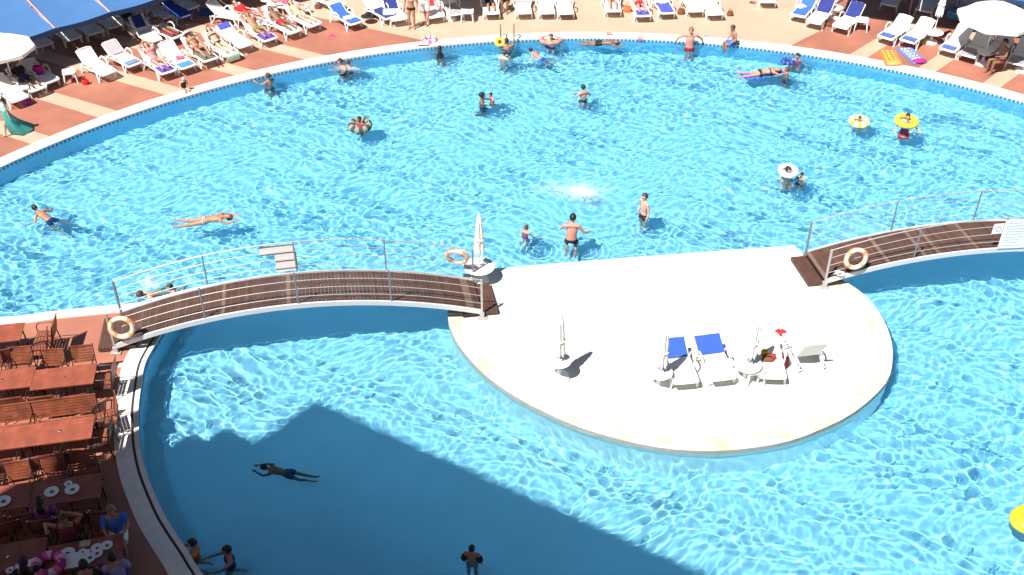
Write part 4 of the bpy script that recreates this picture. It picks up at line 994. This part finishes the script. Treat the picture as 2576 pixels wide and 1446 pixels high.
def body_parts(p, fem, stout=1.0):
    mb = MB(); S = (p['shR'] - p['shL']).normalized(); H = (p['hiR'] - p['hiL']).normalized(); M_ = (S + H).normalized()
    w_ = (1 + .0) * stout; dn = (p['pel'] - p['wai']).normalized()
    mb.tube([p['pel'] + dn * .10, p['pel'] + dn * .05, p['pel'], p['pel'].lerp(p['wai'], .5), p['wai'], p['wai'].lerp(p['che'], .5), p['che'], p['che'].lerp(p['nec'], .5), p['nec'].lerp(p['che'], .18)],
            [.09, .135 + .01 * fem, .150 + .012 * fem, (.145 if not fem else .142) * w_, (.132 if not fem else .115) * w_, .145 * w_, .160, .155, .075], 16, True, M_,
            [.07, .095, .105 * w_, .10 * w_, .092 * w_, .10 * w_, .108, .088, .055])
    mb.tube([p['shL'], p['shL'].lerp(p['shR'], .5) + (p['nec'] - p['che']) * .06, p['shR']], [.060, .07, .060], 10)
    for s in 'LR':
        sh_, el, ha, hi, kn, an, to = [p[k + s] for k in ('sh', 'el', 'ha', 'hi', 'kn', 'an', 'to')]
        g = .92 if fem else 1.0
        mb.ell(sh_, (.062, .062, .062)); mb.tube([sh_, sh_.lerp(el, .5), el], [.056 * g, .048 * g, .038 * g], 10); mb.ell(el, (.039, .039, .039))
        mb.tube([el, el.lerp(ha, .35), ha], [.038 * g, .040 * g, .026 * g], 10)
        d = (ha - el).normalized(); mb.tube([ha - d * .02, ha + d * .04, ha + d * .085], [.026, .036, .034], 8, True, (S if abs(d.dot(S)) < .8 else V3(0, 1, 0)), [.020, .018, .014])
        mb.ell(hi, (.085, .085, .085)); mb.tube([hi, hi.lerp(kn, .4), kn], [.088, .080, .054], 12); mb.ell(kn, (.056, .056, .056))
        mb.tube([kn, kn.lerp(an, .32), kn.lerp(an, .7), an], [.053, .058, .044, .036], 10)
        mb.ell(an, (.038, .038, .038)); back = an + (an - to).normalized() * .03
        mb.tube([back - V3(0, 0, .02), an.lerp(to, .5) + (to - an) * .05, to], [.036, .042, .034], 8, True, S, [.030, .028, .018])
    mb.tube([p['nec'] - (p['hed'] - p['nec']) * .35, p['nec'].lerp(p['hed'], .6)], [.062, .052], 10)
    F_ = frame(p['hed'] - p['nec'], p['look'])
    mb.ell(p['hed'] + F_ @ V3(0, -.005, .015), (.081, .101, .108), F_, 16, 12); mb.ell(p['hed'] + F_ @ V3(0, .028, -.055), (.056, .062, .062), F_, 12, 8)
    return mb, F_, S
def extras(p, F_, S):
    """face features and separate fingers, added to the remeshed body"""
    mb = MB(); h = p['hed']
    mb.tube([h + F_ @ V3(0, .088, .02), h + F_ @ V3(0, .112, -.020), h + F_ @ V3(0, .096, -.030)], [.008, .017, .010], 6)
    mb.ell(h + F_ @ V3(0, .090, -.058), (.026, .010, .010), F_, 8, 5)
    for s in (-1, 1): mb.ell(h + F_ @ V3(s * .078, -.005, -.005), (.012, .020, .032), F_, 8, 6)
    for s, k in (('L', -1), ('R', 1)):
        d = (p['ha' + s] - p['el' + s]).normalized(); a = S - S.dot(d) * d
        if a.length < .3: a = V3(0, 1, 0) - V3(0, 1, 0).dot(d) * d
        a.normalize(); nrm = d.cross(a); o = p['ha' + s] + d * .075
        for i, l in enumerate((.062, .074, .070, .054)):
            b = o + a * ((i - 1.5) * .018); c1 = b + d * l * .5 + a * (i - 1.5) * .003; c2 = c1 + (d * .85 + nrm * k * .5) * l * .5
            mb.tube([b - d * .02, c1, c2], [.0095, .009, .0065], 6)
        t0 = p['ha' + s] + d * .02 - a * k * .028; mb.tube([t0, t0 + d * .035 - a * k * .020, t0 + d * .068 - a * k * .022], [.012, .011, .008], 6)
    return mb
def person(label, loc, face, pose, h=1.72, skin='tan', hair='short', hc='black', wear=(), hat_=None, fem=0, stout=1.0, group=None, absolute=False):
    p = POSE[pose] if isinstance(pose, str) else pose
    t = thing('person', label, 'person', loc, face, group)
    mb, F_, S = body_parts(p, fem, stout); k = h / 1.75
    ob = bpy.data.objects.new('tmp_body', mb.mesh('tmp', SKIN[skin])); C.objects.link(ob)
    r = ob.modifiers.new('r', 'REMESH'); r.mode = 'VOXEL'; r.voxel_size = .016; r.use_smooth_shade = True
    sm = ob.modifiers.new('s', 'SMOOTH'); sm.factor = .5; sm.iterations = 3
    PEOPLE.append((ob, extras(p, F_, S), t, k, SKIN[skin]))
    def part(mb, nm, m):
        mb.v = [tuple(Vector(v) * k) for v in mb.v]; o = mb.build(nm, m, t); o.cycles.is_caustics_receiver = True; return o
    hd = p['hed']
    e = MB()
    for s in (-1, 1): e.ell(hd + F_ @ V3(s * .031, .091, .012), (.011, .007, .008), F_, 8, 6)
    part(e, 'eyes', M_EYE)
    if hair:
        mb = MB(); nu, nv = 20, 12; rad = (.096, .116, .122) if hair != 'afro' else (.11, .125, .135); c = hd + F_ @ V3(0, -.012, .022); vs = []; fs = []
        rnd = random.Random(hash(label) % 1000)
        for j in range(nv + 1):
            ph = math.pi * j / nv
            for i in range(nu):
                th = 2 * math.pi * i / nu; w2 = 1 + rnd.uniform(-.035, .035); v = V3(rad[0] * math.sin(ph) * math.cos(th), rad[1] * math.sin(ph) * math.sin(th), rad[2] * math.cos(ph)) * w2; vs.append(v)
        for j in range(nv):
            for i in range(nu):
                q = [j * nu + i, (j + 1) * nu + i, (j + 1) * nu + (i + 1) % nu, j * nu + (i + 1) % nu]; m_ = sum((vs[a] for a in q), Vector()) / 4
                low = -.05 if hair == 'short' else -.12
                if (m_.y > .035 and m_.z < .052) or m_.z < low: continue
                fs.append(tuple(q))
        mb.add([c + F_ @ v for v in vs], fs)
        if hair == 'long':
            dn = (p['che'] - hd).normalized(); b0 = hd + F_ @ V3(0, -.06, .02)
            mb.tube([b0, b0 + F_ @ V3(0, -.045, -.08), b0 + F_ @ V3(0, -.055, -.14) + dn * .04, b0 + F_ @ V3(0, -.05, -.16) + dn * .12], [.06, .085, .085, .05], 10, True, F_ @ V3(1, 0, 0), [.05, .055, .045, .02])
        if hair == 'bun': mb.ell(hd + F_ @ V3(0, -.10, .07), (.045, .045, .045))
        part(mb, 'hair', HAIR[hc])
    for w_ in wear:
        kind, m = w_[0], CL[w_[1]]; mb = MB(); M_ = ((p['shR'] - p['shL']).normalized() + (p['hiR'] - p['hiL']).normalized()).normalized(); dn = (p['pel'] - p['wai']).normalized(); P0 = p['pel']
        st = stout
        if kind in ('trunks', 'shorts', 'briefs', 'jeans'):
            ln = dict(trunks=.5, shorts=.8, briefs=.12, jeans=1.0)[kind]
            mb.tube([P0 + dn * .085, P0 + dn * .05, P0, P0.lerp(p['wai'], .38 if kind != 'briefs' else .15)], [.135, .157, .172, .160 * st], 18, True, M_, [.10, .118, .125 * st, .114 * st])
            for s in 'LR':
                hi, kn, an = p['hi' + s], p['kn' + s], p['an' + s]
                if kind == 'jeans': mb.tube([hi, hi.lerp(kn, .4), kn, kn.lerp(an, .5), an], [.106, .098, .074, .070, .062], 12)
                else: mb.tube([hi, hi.lerp(kn, ln * .5), hi.lerp(kn, ln)], [.104, .102, .096 if kind != 'briefs' else .090], 12)
        elif kind == 'bra':
            c1 = p['che']; mb.tube([c1.lerp(p['wai'], .12), c1, c1.lerp(p['nec'], .16)], [.163, .174, .170], 16, False, M_, [.112, .132, .112])
            for s in 'LR': mb.tube([c1.lerp(p['sh' + s], .4) + F_ @ V3(0, .085, 0), c1.lerp(p['sh' + s], .6).lerp(p['nec'], .3) + (p['nec'] - c1) * .25, c1.lerp(p['sh' + s], .4) - F_ @ V3(0, .075, 0)], .008, 5)
        elif kind in ('shirt', 'suit', 'vest'):
            mb.tube([P0 + dn * (.06 if kind == 'suit' else .04), P0, p['wai'], p['wai'].lerp(p['che'], .5), p['che'], p['che'].lerp(p['nec'], .5), p['nec'].lerp(p['che'], .22)], [.150, .168, .148 * st, .160 * st, .176, .172, .085], 18, True, M_, [.105, .122 * st, .108 * st, .116 * st, .124, .104, .064])
            if kind != 'suit':
                for s in 'LR':
                    sh_, el = p['sh' + s], p['el' + s]; L_ = .65 if kind == 'shirt' else .15
                    mb.ell(sh_, (.075, .075, .075), None, 10, 6); mb.tube([sh_, sh_.lerp(el, L_)], [.076, .066], 12)
        elif kind == 'dress':
            dnw = V3(0, 0, -1); a = p['wai']; seg = 28; vs = []; rows = 9; f = w_[2] if len(w_) > 2 else (.0, .0)
            for i in range(rows + 1):
                v = i / rows; z = a.z + .05 - v * (a.z - .0); cx, cy = f[0] * v * v, f[1] * v * v
                for k_ in range(seg):
                    an = 2 * math.pi * k_ / seg; rr = (.15 + .34 * v) * (1 + .08 * v * math.sin(6 * an + 2 * v)); vs.append(V3(a.x + cx + rr * math.cos(an) * (1 + abs(f[0]) * v * .5), a.y + cy + rr * math.sin(an) * .75 * (1 + abs(f[1]) * v * .6), z + .03 * v * math.sin(5 * an)))
            mb.add(vs, [(i * seg + k_, (i + 1) * seg + k_, (i + 1) * seg + (k_ + 1) % seg, i * seg + (k_ + 1) % seg) for i in range(rows) for k_ in range(seg)])
        elif kind == 'armbands':
            for s in 'LR': c1 = p['sh' + s].lerp(p['el' + s], .55); d = (p['el' + s] - p['sh' + s]).normalized(); mb.tube([c1 - d * .09, c1 - d * .06, c1 + d * .06, c1 + d * .09], [.075, .10, .10, .075], 12)
        elif kind == 'hat':
            Fh = F_; c1 = hd + Fh @ V3(0, -.01, .05); mb.lathe([(0, .09), (.07, .085), (.096, .04), (.102, .0), (.15, -.012), (.21, -.035), (.21, -.042), (.10, -.01)], 24, c1, Fh)
        elif kind == 'cap':
            c1 = hd + F_ @ V3(0, -.008, .03); mb.lathe([(0, .112), (.05, .105), (.085, .07), (.098, .0), (.098, -.01)], 20, c1, F_); 
            if len(w_) > 2: mb.box(c1 + F_ @ V3(0, .13, .005), (.13, .10, .012), F_)
        elif kind == 'bandana':
            c1 = hd + F_ @ V3(0, -.008, .03); mb.lathe([(0, .112), (.05, .105), (.085, .07), (.096, .02)], 20, c1, F_); mb.ell(c1 + F_ @ V3(0, -.11, .0), (.03, .03, .02))
        nm = dict(trunks='swim_trunks', shorts='shorts', briefs='bikini_bottom', jeans='trousers', bra='bikini_top', shirt='shirt', suit='swimsuit', vest='vest', dress='skirt', armbands='armbands', hat='sun_hat', cap='cap', bandana='bandana')[kind]
        part(mb, nm, m)
    return t
D = R
def inwater(label, px, py, face, pose, h=1.72, zhead=None, **kw):
    """px,py: the head in the photograph; standing on the pool floor unless a head height is given"""
    p = POSE[pose] if isinstance(pose, str) else pose; k = h / 1.75
    hz = p['hed'].z * k; z0 = FLOOR if zhead is None else zhead - hz
    w0 = W(px, py, z0 + hz); off = RZ(face) @ Vector((p['hed'].x * k, p['hed'].y * k, 0))
    if zhead is not None and isinstance(pose, str) and pose in ('wade', 'wade2', 'hold', 'hips') : pose = P(p, knL=(-.12, .18, .58), knR=(.12, .10, .56), anL=(-.12, -.16, .34), anR=(.12, -.26, .30), toL=(-.13, -.20, .20), toR=(.13, -.32, .18))
    return person(label, Vector((w0.x - off.x, w0.y - off.y, z0)), face, pose, h, **kw)
F_ = lambda deg: R(deg - 90)      # facing world heading deg -> object rotation
G_W = 'bathers in the pool'
inwater('swimmer with brown hair resting arms on the left rim', 674, 191, F_(140), 'hold', 1.7, 0.20, hc='brown', skin='tan', group=G_W, wear=[('trunks', 'navy')])
inwater('pink shouldered man leaning in the water near the left rim', 855, 155, F_(215), 'wade2', 1.75, 0.15, hc='brown', skin='pink', group=G_W, wear=[('trunks', 'black')])
inwater('child close behind the pink shouldered man', 877, 157, F_(30), 'wade', 1.4, 0.09, hc='brown', skin='pink', group=G_W, wear=[('trunks', 'navy')])
inwater('woman with long black hair by the far rim, left of the ladder', 1106, 122, F_(90), 'wade', 1.65, 0.05, hair='long', group=G_W, fem=1, wear=[('suit', 'black')])
inwater('black haired bather holding the pool ladder', 1275, 103, F_(90), 'hold', 1.55, 0.21, group=G_W, skin='tan', wear=[('trunks', 'navy')])
inwater('brown haired bather below the ladder', 1269, 134, F_(70), 'wade2', 1.6, 0.09, hc='brown', skin='fair', group=G_W, wear=[('trunks', 'grey')])
inwater('child in blue trunks swimming left below the pink ring', 1336, 126, F_(150), 'breast', 1.3, 0.12, skin='pink', group=G_W, wear=[('trunks', 'blue')])
inwater('bather with red brown hair leaning back in the pink ring at the far rim', 1386, 92, F_(265), 'wade', 1.6, 0.15, hc='red', skin='fair', group=G_W, wear=[('trunks', 'purple')])
inwater('swimmer in dark trunks floating face down along the far rim', 1551, 107, F_(-8), 'swim', 1.55, 0.06, skin='brown', group=G_W, wear=[('trunks', 'black')])
inwater('tanned man standing with elbows propped on the far coping', 1739, 77, F_(265), 'prop', 1.85, 0.62, hc='light', skin='pink', group=G_W, wear=[('trunks', 'red')], stout=1.05)
inwater('dark haired woman close to the right part of the rim', 2006, 141, F_(250), 'wade', 1.6, 0.05, skin='pink', group=G_W, fem=1, hair='short', wear=[('suit', 'pink')])
inwater('bather pushing the woman on the blue air bed', 1980, 176, F_(170), 'hold', 1.65, 0.07, hc='red', skin='tan', group=G_W, wear=[('trunks', 'navy')])
inwater('man holding out his hands to the child in the upper middle of the pool', 1213, 240, F_(0), 'hold', 1.7, 0.13, skin='brown', group=G_W, wear=[('trunks', 'navy')])
inwater('child in red held by the man in the upper middle', 1234, 238, F_(200), 'wade2', 1.1, 0.07, skin='pink', group=G_W, wear=[('suit', 'red')])
inwater('sunburnt boy standing alone right of the upper middle', 1467, 220, F_(120), 'wade2', 1.5, 0.23, skin='pink', group=G_W, wear=[('trunks', 'black')])
inwater('child sitting inside the dark swim ring', 904, 300, F_(250), 'wade', 1.3, 0.23, skin='brown', group=G_W, wear=[('suit', 'red')])
inwater('child in the white and yellow swim ring', 2163, 298, F_(240), 'wade', 1.15, 0.09, skin='pink', group=G_W, wear=[('suit', 'white')])
inwater('bather in violet jumping with a yellow ring round the shoulders', 2284, 293, F_(265), 'wade', 1.5, 0.62, skin='fair', group=G_W, fem=1, wear=[('suit', 'purple'), ('shorts', 'red')])
inwater('bather with folded arms and white band at the right, beside a child', 1984, 428, F_(300), 'hips', 1.65, 0.19, skin='pink', group=G_W, fem=1, hair='bun', wear=[('bra', 'white')])
inwater('child next to the bather with folded arms at the right', 2016, 440, F_(230), 'hold', 1.2, 0.05, skin='tan', group=G_W, wear=[('trunks', 'navy')])
inwater('small girl in pink swimsuit above the island', 1324, 572, F_(60), 'wade2', 1.2, 0.05, hc='red', skin='pink', group=G_W, fem=1, wear=[('suit', 'pink')])
inwater('man in black trunks standing with his back to the island', 1441, 548, F_(88), 'wade2', 1.85, 0.62, skin='pink', group=G_W, wear=[('trunks', 'black')], stout=1.08)
inwater('boy in black trunks looking left above the island', 1622, 495, F_(205), 'stand', 1.62, 0.58, hc='brown', skin='fair', group=G_W, wear=[('trunks', 'black')])
inwater('black haired swimmer at the left side heading left', 88, 524, F_(155), 'breast', 1.5, 0.14, skin='tan', group=G_W, wear=[('trunks', 'navy'), ])
inwater('woman with red bandana swimming to the right', 574, 545, F_(8), 'swim', 1.7, 0.12, skin='tan', group=G_W, fem=1, wear=[('bandana', 'red'), ('briefs', 'grey')])
inwater('pale swimmer with brown hair behind the left end of the bridge', 353, 741, F_(235), 'breast', 1.6, 0.12, hc='brown', skin='fair', group=G_W, wear=[('trunks', 'beige')])
inwater('child in pink behind the left bridge railing', 428, 722, F_(200), 'wade2', 1.3, 0.15, skin='pink', group=G_W, wear=[('suit', 'pink'), ('armbands', 'black')])
inwater('dark swimmer gliding left through the building shadow', 666, 1176, F_(176), 'glide', 1.35, -0.08, skin='brown', group=G_W, wear=[('trunks', 'navy')])
inwater('bather in orange top holding the coping in the shade', 483, 1366, F_(190), 'hold', 1.5, 0.15, skin='tan', group=G_W, wear=[('shirt', 'orange')])
inwater('bather in dark blue reaching towards the orange one', 570, 1384, F_(205), 'hold', 1.6, 0.15, skin='tan', group=G_W, wear=[('suit', 'navy')])
inwater('child with black armbands in the shade at the bottom', 1187, 1380, F_(80), 'stand', 1.25, 0.25, skin='tan', group=G_W, wear=[('armbands', 'black'), ('briefs', 'lilac')])
# woman lying on the blue air bed
airbed('blue air bed under the woman near the right rim', [W(*q, WATER) for q in ((1958, 172), (1975, 184), (1880, 203), (1862, 186))], cloth('floatblue', (.05, .12, .50)), cloth('floatblue2', (.09, .20, .60)), cloth('floatblue', (.05, .12, .50)), WATER - .01, .09)
inwater('woman in black bikini lying on the blue air bed', 1957, 176, F_(8), 'swim', 1.65, 0.11, skin='pink', group=G_W, fem=1, hair='long', hc='brown', wear=[('briefs', 'black'), ('bra', 'black')])
# on the rim and the terrace
def seat_at(label, px, py, z, face, pose, h, seatz, **kw):
    """px,py: hips in the photo"""
    k = h / 1.75; p = POSE[pose] if isinstance(pose, str) else pose; w0 = W(px, py, z); off = RZ(face) @ Vector((p['pel'].x * k, p['pel'].y * k, 0))
    return person(label, Vector((w0.x - off.x, w0.y - off.y, z - p['pel'].z * k)), face, pose, h, **kw)
seat_at('boy in blue shorts sitting on the far coping facing left', 1847, 106, .13, F_(195), 'edge', 1.6, 0, hc='brown', skin='tan', wear=[('shorts', 'blue')])
seat_at('toddler in white cap sitting on the left rim', 463, 222, .10, F_(-50), 'edge', 1.05, 0, skin='fair', wear=[('cap', 'white'), ('suit', 'black')], fem=1)
person('woman in white and black bikini standing on the beige terrace', W(1037, 72), F_(262), 'stand', 1.68, 'tan', 'long', 'brown', [('bra', 'white'), ('briefs', 'black')], fem=1)
person('bare chested man in pale shorts beside the woman in bikini', W(1072, 60), F_(70), 'walk', 1.80, 'pink', 'short', 'brown', [('shorts', 'white')], stout=1.1)
person('woman in teal skirt and mint headscarf walking at the left edge', W(30, 338), F_(205), 'walk', 1.42, 'fair', 'long', 'brown', [('shirt', 'cyan'), ('dress', 'teal', (.25, -.42)), ('bandana', 'mint')], fem=1)
seat_at('tanned man sitting on a lounger under the open parasol at the right', 2519, 150, .48, F_(200), 'sit', 1.78, 0, skin='brown', wear=[('trunks', 'maroon')], stout=1.1)
person('person in white trousers standing at the right top edge', W(2568, 58), F_(200), 'stand', 1.75, 'tan', 'short', 'brown', [('jeans', 'white'), ('shirt', 'white')])
def on_bed(key, label, **kw):
    t = beds[key]; knee = kw.pop('knee', .0); au = kw.pop('armup', False); h = kw.pop('h', 1.68)
    return person(label, Vector(t.location) + Vector((0, 0, -.0)), t.rotation_euler.z, recline(min(t['back'], 52), knee, au), h, group='sunbathers on loungers', **kw)
on_bed('L3', 'sunbather in pink bikini on the purple towelled lounger', skin='pink', hc='brown', hair='long', fem=1, wear=[('bra', 'pink'), ('briefs', 'pink')], knee=.12, armup=True)
on_bed('L5', 'sunbather in white sun hat on the dark olive towel', skin='tan', hc='brown', hair='long', fem=1, wear=[('hat', 'white'), ('bra', 'olive'), ('briefs', 'maroon')], knee=.2)
on_bed('L6', 'sunbather in black bikini above the pale green towel', skin='fair', hc='black', hair='long', fem=1, wear=[('bra', 'black'), ('briefs', 'black')])
on_bed('L8', 'sunbather with raised arms and brown trunks on the violet towel', skin='tan', hc='light', wear=[('trunks', 'olive')], armup=True, knee=.15)
on_bed('L9', 'darkly tanned sunbather in red trunks in the second cluster', skin='brown', wear=[('trunks', 'red')], knee=.1)
on_bed('L10', 'pale sunbather lying beside the darkly tanned one', skin='fair', hc='brown', fem=1, hair='long', wear=[('suit', 'beige')])
on_bed('L11', 'person in red lying at the edge of the grey shade', skin='pink', hc='brown', wear=[('shirt', 'red'), ('trunks', 'red')], knee=.15)
on_bed('L12', 'person in red shirt on the lounger behind the cluster', skin='pink', wear=[('shirt', 'red'), ('shorts', 'pink')])
on_bed('L15', 'pale sunbather at the top edge left of the standing couple', skin='fair', hc='brown', wear=[('trunks', 'beige')])
on_bed('L19', 'person in dark maroon clothes on the left end of the top row', skin='tan', wear=[('shirt', 'maroon'), ('shorts', 'black')])
on_bed('L23', 'sunbather in violet top on the top row', skin='pink', hc='brown', fem=1, hair='long', wear=[('shirt', 'purple'), ('briefs', 'white')], knee=.1)
on_bed('L24', 'sunburnt sunbather on the top row with feet on blue towel', skin='pink', hc='brown', wear=[('trunks', 'red')], knee=.05)
on_bed('S9', 'person in dark blue shirt under the end of the awning', skin='brown', wear=[('shirt', 'navy'), ('shorts', 'navy')])
on_bed('U2', 'shaded person in dark clothes with straw hat under the left parasol', skin='brown', wear=[('hat', 'straw'), ('shirt', 'black'), ('shorts', 'navy')], knee=.1)
on_bed('S8', 'shaded sunbather on the maroon towel', skin='brown', wear=[('trunks', 'black')])
person('dark clothed person sitting low between the top row loungers', W(1273, 24), F_(262), 'sit', 1.6, 'brown', 'short', 'black', [('shirt', 'maroon'), ('shorts', 'black')])
# at the tables
def at_table(key, slot, label, **kw):
    c, rz = TB[key]; x, y, a = slot[:3]; q = c + RZ(rz) @ Vector((x, y, 0)); pose = kw.pop('pose', 'sit')
    return person(label, q - RZ(rz + R(a)) @ Vector((0, .10, 0)), rz + R(a), pose, 1.7, group='guests at the restaurant tables', **kw)
at_table('T5', n1, 'guest in purple top seated at the half shaded table', skin='tan', fem=1, hair='long', wear=[('shirt', 'purple'), ('jeans', 'maroon')])
at_table('T8', f1, 'guest with raised arms seated behind the crowded table', pose='sit_up', skin='tan', hc='brown', wear=[('vest', 'maroon'), ('shorts', 'black')])
at_table('T8', (.56, .58, 180), 'guest in blue and white at the pool end of the crowded table', skin='tan', hc='light', wear=[('shirt', 'blue'), ('shorts', 'white')])
at_table('T8', (.62, -.55, 10), 'black haired guest in pale lilac shirt at the crowded table', skin='tan', wear=[('shirt', 'lilac'), ('jeans', 'navy')])
at_table('T8', (.10, -.62, 0), 'guest in black hooded top at the near side of the crowded table', skin='tan', wear=[('shirt', 'black'), ('jeans', 'black')])
at_table('T9', (.45, -.55, 0), 'guest in dark clothes at the bottom left table', skin='brown', fem=1, hair='long', wear=[('shirt', 'black'), ('jeans', 'black')])
# finish the bodies: one continuous skin each
bpy.context.view_layer.update(); dg = bpy.context.evaluated_depsgraph_get()
for ob, ex, t, k, m in PEOPLE:
    me = bpy.data.meshes.new_from_object(ob.evaluated_get(dg))
    nv = len(me.vertices); co = np.empty(nv * 3, 'f'); me.vertices.foreach_get('co', co); co = [tuple(v) for v in co.reshape(-1, 3) * k]
    mb = MB(); mb.add(co, [tuple(p_.vertices) for p_ in me.polygons]); mb.add([tuple(Vector(v) * k) for v in ex.v], ex.f)
    me2 = bpy.data.meshes.new('body'); me2.from_pydata(mb.v, [], mb.f); me2.materials.append(m); me2.polygons.foreach_set('use_smooth', [True] * len(me2.polygons)); me2.update()
    o = bpy.data.objects.new('body', me2); C.objects.link(o); o.parent = t; o.cycles.is_caustics_receiver = True
    bpy.data.meshes.remove(me)
for ob, *_r in PEOPLE: bpy.data.objects.remove(ob)

# ---------------------------------------------------------------- swim rings, floats
def swim_ring(label, px, py, z, R_, r, cols, tilt=0.0, rz=0.0):
    if isinstance(px, str):
        q = next(o for o in C.objects if o.name.startswith('person') and o.get('label', '').startswith(px)).location; c0 = Vector((q.x, q.y, z))
    else: c0 = W(px, py, z)
    t = thing('swim_ring', label, 'swim ring', c0, rz, 'swim rings in the pool'); add_ring(t, R_, r, cols, (tilt, 0, 0)); return t
swim_ring('dark swim ring with greyish segments in the left half of the pool', 'child sitting inside the dark', 0, WATER + .10, .30, .12, [cloth('ringdark', (.05, .06, .05)), cloth('ringlight', (.26, .28, .22))], R(8))
swim_ring('white and yellow swim ring at the upper right', 'child in the white and yellow', 0, WATER + .07, .27, .10, [CL['white'], CL['yellow']], R(4))
swim_ring('yellow swim ring round the jumping bather', 'bather in violet jumping', 0, .45, .31, .10, [CL['yellow'], mat('ring_yellow2', (.80, .55, .04), .4)], R(5))
swim_ring('salmon pink swim ring at the far rim', 'bather with red brown hair', 0, .0, .38, .085, [cloth('ringpink', (.62, .20, .16)), cloth('ringpink2', (.66, .30, .24))], R(-6))
swim_ring('white swim ring round the bather beside the child', 'bather with folded arms', 0, .16, .24, .09, [CL['white'], cloth('offwhite', (.74, .72, .66))], R(10))
swim_ring('small yellow swim ring beside the ladder', 1258, 106, .0, .14, .07, [CL['yellow'], CL['yellow']], R(60))
swim_ring('small blue swim ring left of the woman near the right rim', 1981, 154, WATER + .04, .18, .08, [CL['navy'], CL['blue']], R(5))
t = thing('inflatable_boat', 'yellow inflatable float at the right bottom edge', 'float', W(2632, 1318, WATER)); mb = MB()
pts = [Vector((.66 * math.cos(a), .32 * math.sin(a), .11)) for a in np.linspace(0, 2 * math.pi, 37)[:-1]]
mb.tube(pts, .155, 12, close=True); mb.build('ring', mat('float_yellow', (.86, .58, .03), .35), t); MB().ell((0, 0, .06), (.62, .28, .16), None, 24, 8).build('floor', mat('float_yellow', (.86, .58, .03)), t)
# ---------------------------------------------------------------- splashes
M_FOAM = mat('foam', (.80, .90, .95), .5); M_FOAM.node_tree.nodes['Principled BSDF'].inputs['Alpha'].default_value = .5
def foam_mat(i, strength):
    m = bpy.data.materials.new('foam_sheet'); m.use_nodes = True; nt = m.node_tree; b = nt.nodes['Principled BSDF']; b.inputs['Base Color'].default_value = (.80, .90, .94, 1); b.inputs['Roughness'].default_value = .6
    tc = nt.nodes.new('ShaderNodeTexCoord'); ln = nt.nodes.new('ShaderNodeVectorMath'); ln.operation = 'LENGTH'; nt.links.new(tc.outputs['UV'], ln.inputs[0])
    r1 = nt.nodes.new('ShaderNodeMapRange'); r1.inputs['From Min'].default_value = .15; r1.inputs['From Max'].default_value = 1.0; r1.inputs['To Min'].default_value = 1; r1.inputs['To Max'].default_value = 0; r1.interpolation_type = 'SMOOTHSTEP'; nt.links.new(ln.outputs['Value'], r1.inputs[0])
    n = nt.nodes.new('ShaderNodeTexNoise'); n.inputs['Scale'].default_value = 7; n.inputs['Detail'].default_value = 8; n.inputs['Distortion'].default_value = 1.2; nt.links.new(tc.outputs['Object'], n.inputs['Vector'])
    r2 = nt.nodes.new('ShaderNodeMapRange'); r2.inputs['From Min'].default_value = .36; r2.inputs['From Max'].default_value = .66; nt.links.new(n.outputs['Fac'], r2.inputs[0])
    mu = nt.nodes.new('ShaderNodeMath'); mu.operation = 'MULTIPLY'; nt.links.new(r1.outputs[0], mu.inputs[0]); nt.links.new(r2.outputs[0], mu.inputs[1])
    m2 = nt.nodes.new('ShaderNodeMath'); m2.operation = 'MULTIPLY'; m2.inputs[1].default_value = strength; nt.links.new(mu.outputs[0], m2.inputs[0]); nt.links.new(m2.outputs[0], b.inputs['Alpha'])
    return m
def splash(label, px, py, rx, ry, hh, n, seed, rz=0.0, strength=.9):
    rnd = random.Random(seed); c = W(px, py, WATER); mb = MB(); NR, NS = 14, 40; vs = []; uv = []
    for i in range(NR + 1):
        r = i / NR
        for k in range(NS):
            a = 2 * math.pi * k / NS; wob = 1 + .18 * math.sin(3 * a + seed) + .10 * math.sin(7 * a + 2 * seed)
            x, y = rx * r * wob * math.cos(a), ry * r * wob * math.sin(a); z = .018 + hh * .45 * math.exp(-(r * 2.4) ** 2) + .012 * math.sin(x * 17 + seed) * math.sin(y * 21)
            vs.append(RZ(rz) @ Vector((x, y, z))); uv.append((r * math.cos(a), r * math.sin(a)))
    fs = [(i * NS + k, (i + 1) * NS + k, (i + 1) * NS + (k + 1) % NS, i * NS + (k + 1) % NS) for i in range(NR) for k in range(NS)]
    mb.cur = 0; mb.add(vs, fs); mb.cur = 1
    for i in range(n):
        a = rnd.random() * 6.28; r = rnd.random() ** .8; x, y = rx * r * math.cos(a), ry * r * math.sin(a); z = hh * (1 - r) * rnd.random() ** 1.3; s_ = rnd.uniform(.004, .011)
        mb.ell(RZ(rz) @ Vector((x, y, z + .03)), (s_ * 1.4, s_ * 1.2, s_), None, 6, 4)
    o = mb.build('water_splash', [foam_mat(seed, strength), M_FOAM]); o.location = c
    ul = o.data.uv_layers.new(name='uv'); uvs = uv + [(0, 0)] * (len(mb.v) - len(uv))
    for lp in o.data.loops: ul.data[lp.index].uv = uvs[lp.vertex_index]
    return tag(o, label, 'splash', kind='stuff')
splash('white spray where a diver has just gone under, middle of the pool', 1462, 484, .55, .36, .40, 260, 1, R(-14), 1.6)
splash('soft cloud of fine droplets spreading round the white spray', 1452, 482, 1.6, .9, .03, 60, 5, R(-12), .42)
splash('white water below the jumping bather with yellow ring', 2283, 338, .42, .30, .35, 200, 2, 0, 1.2)
splash('foam round the swimmers at the left rim', 872, 172, .8, .35, .08, 60, 3, 0, .5)
splash('spray above the swimmer behind the left bridge end', 375, 712, .35, .5, .30, 120, 4, R(20), .6)
inwater('diver seen under the surface below the white spray', 1500, 512, F_(-20), 'swim', 1.7, -0.35, skin='tan', group=G_W, wear=[('trunks', 'blue')]) if False else None
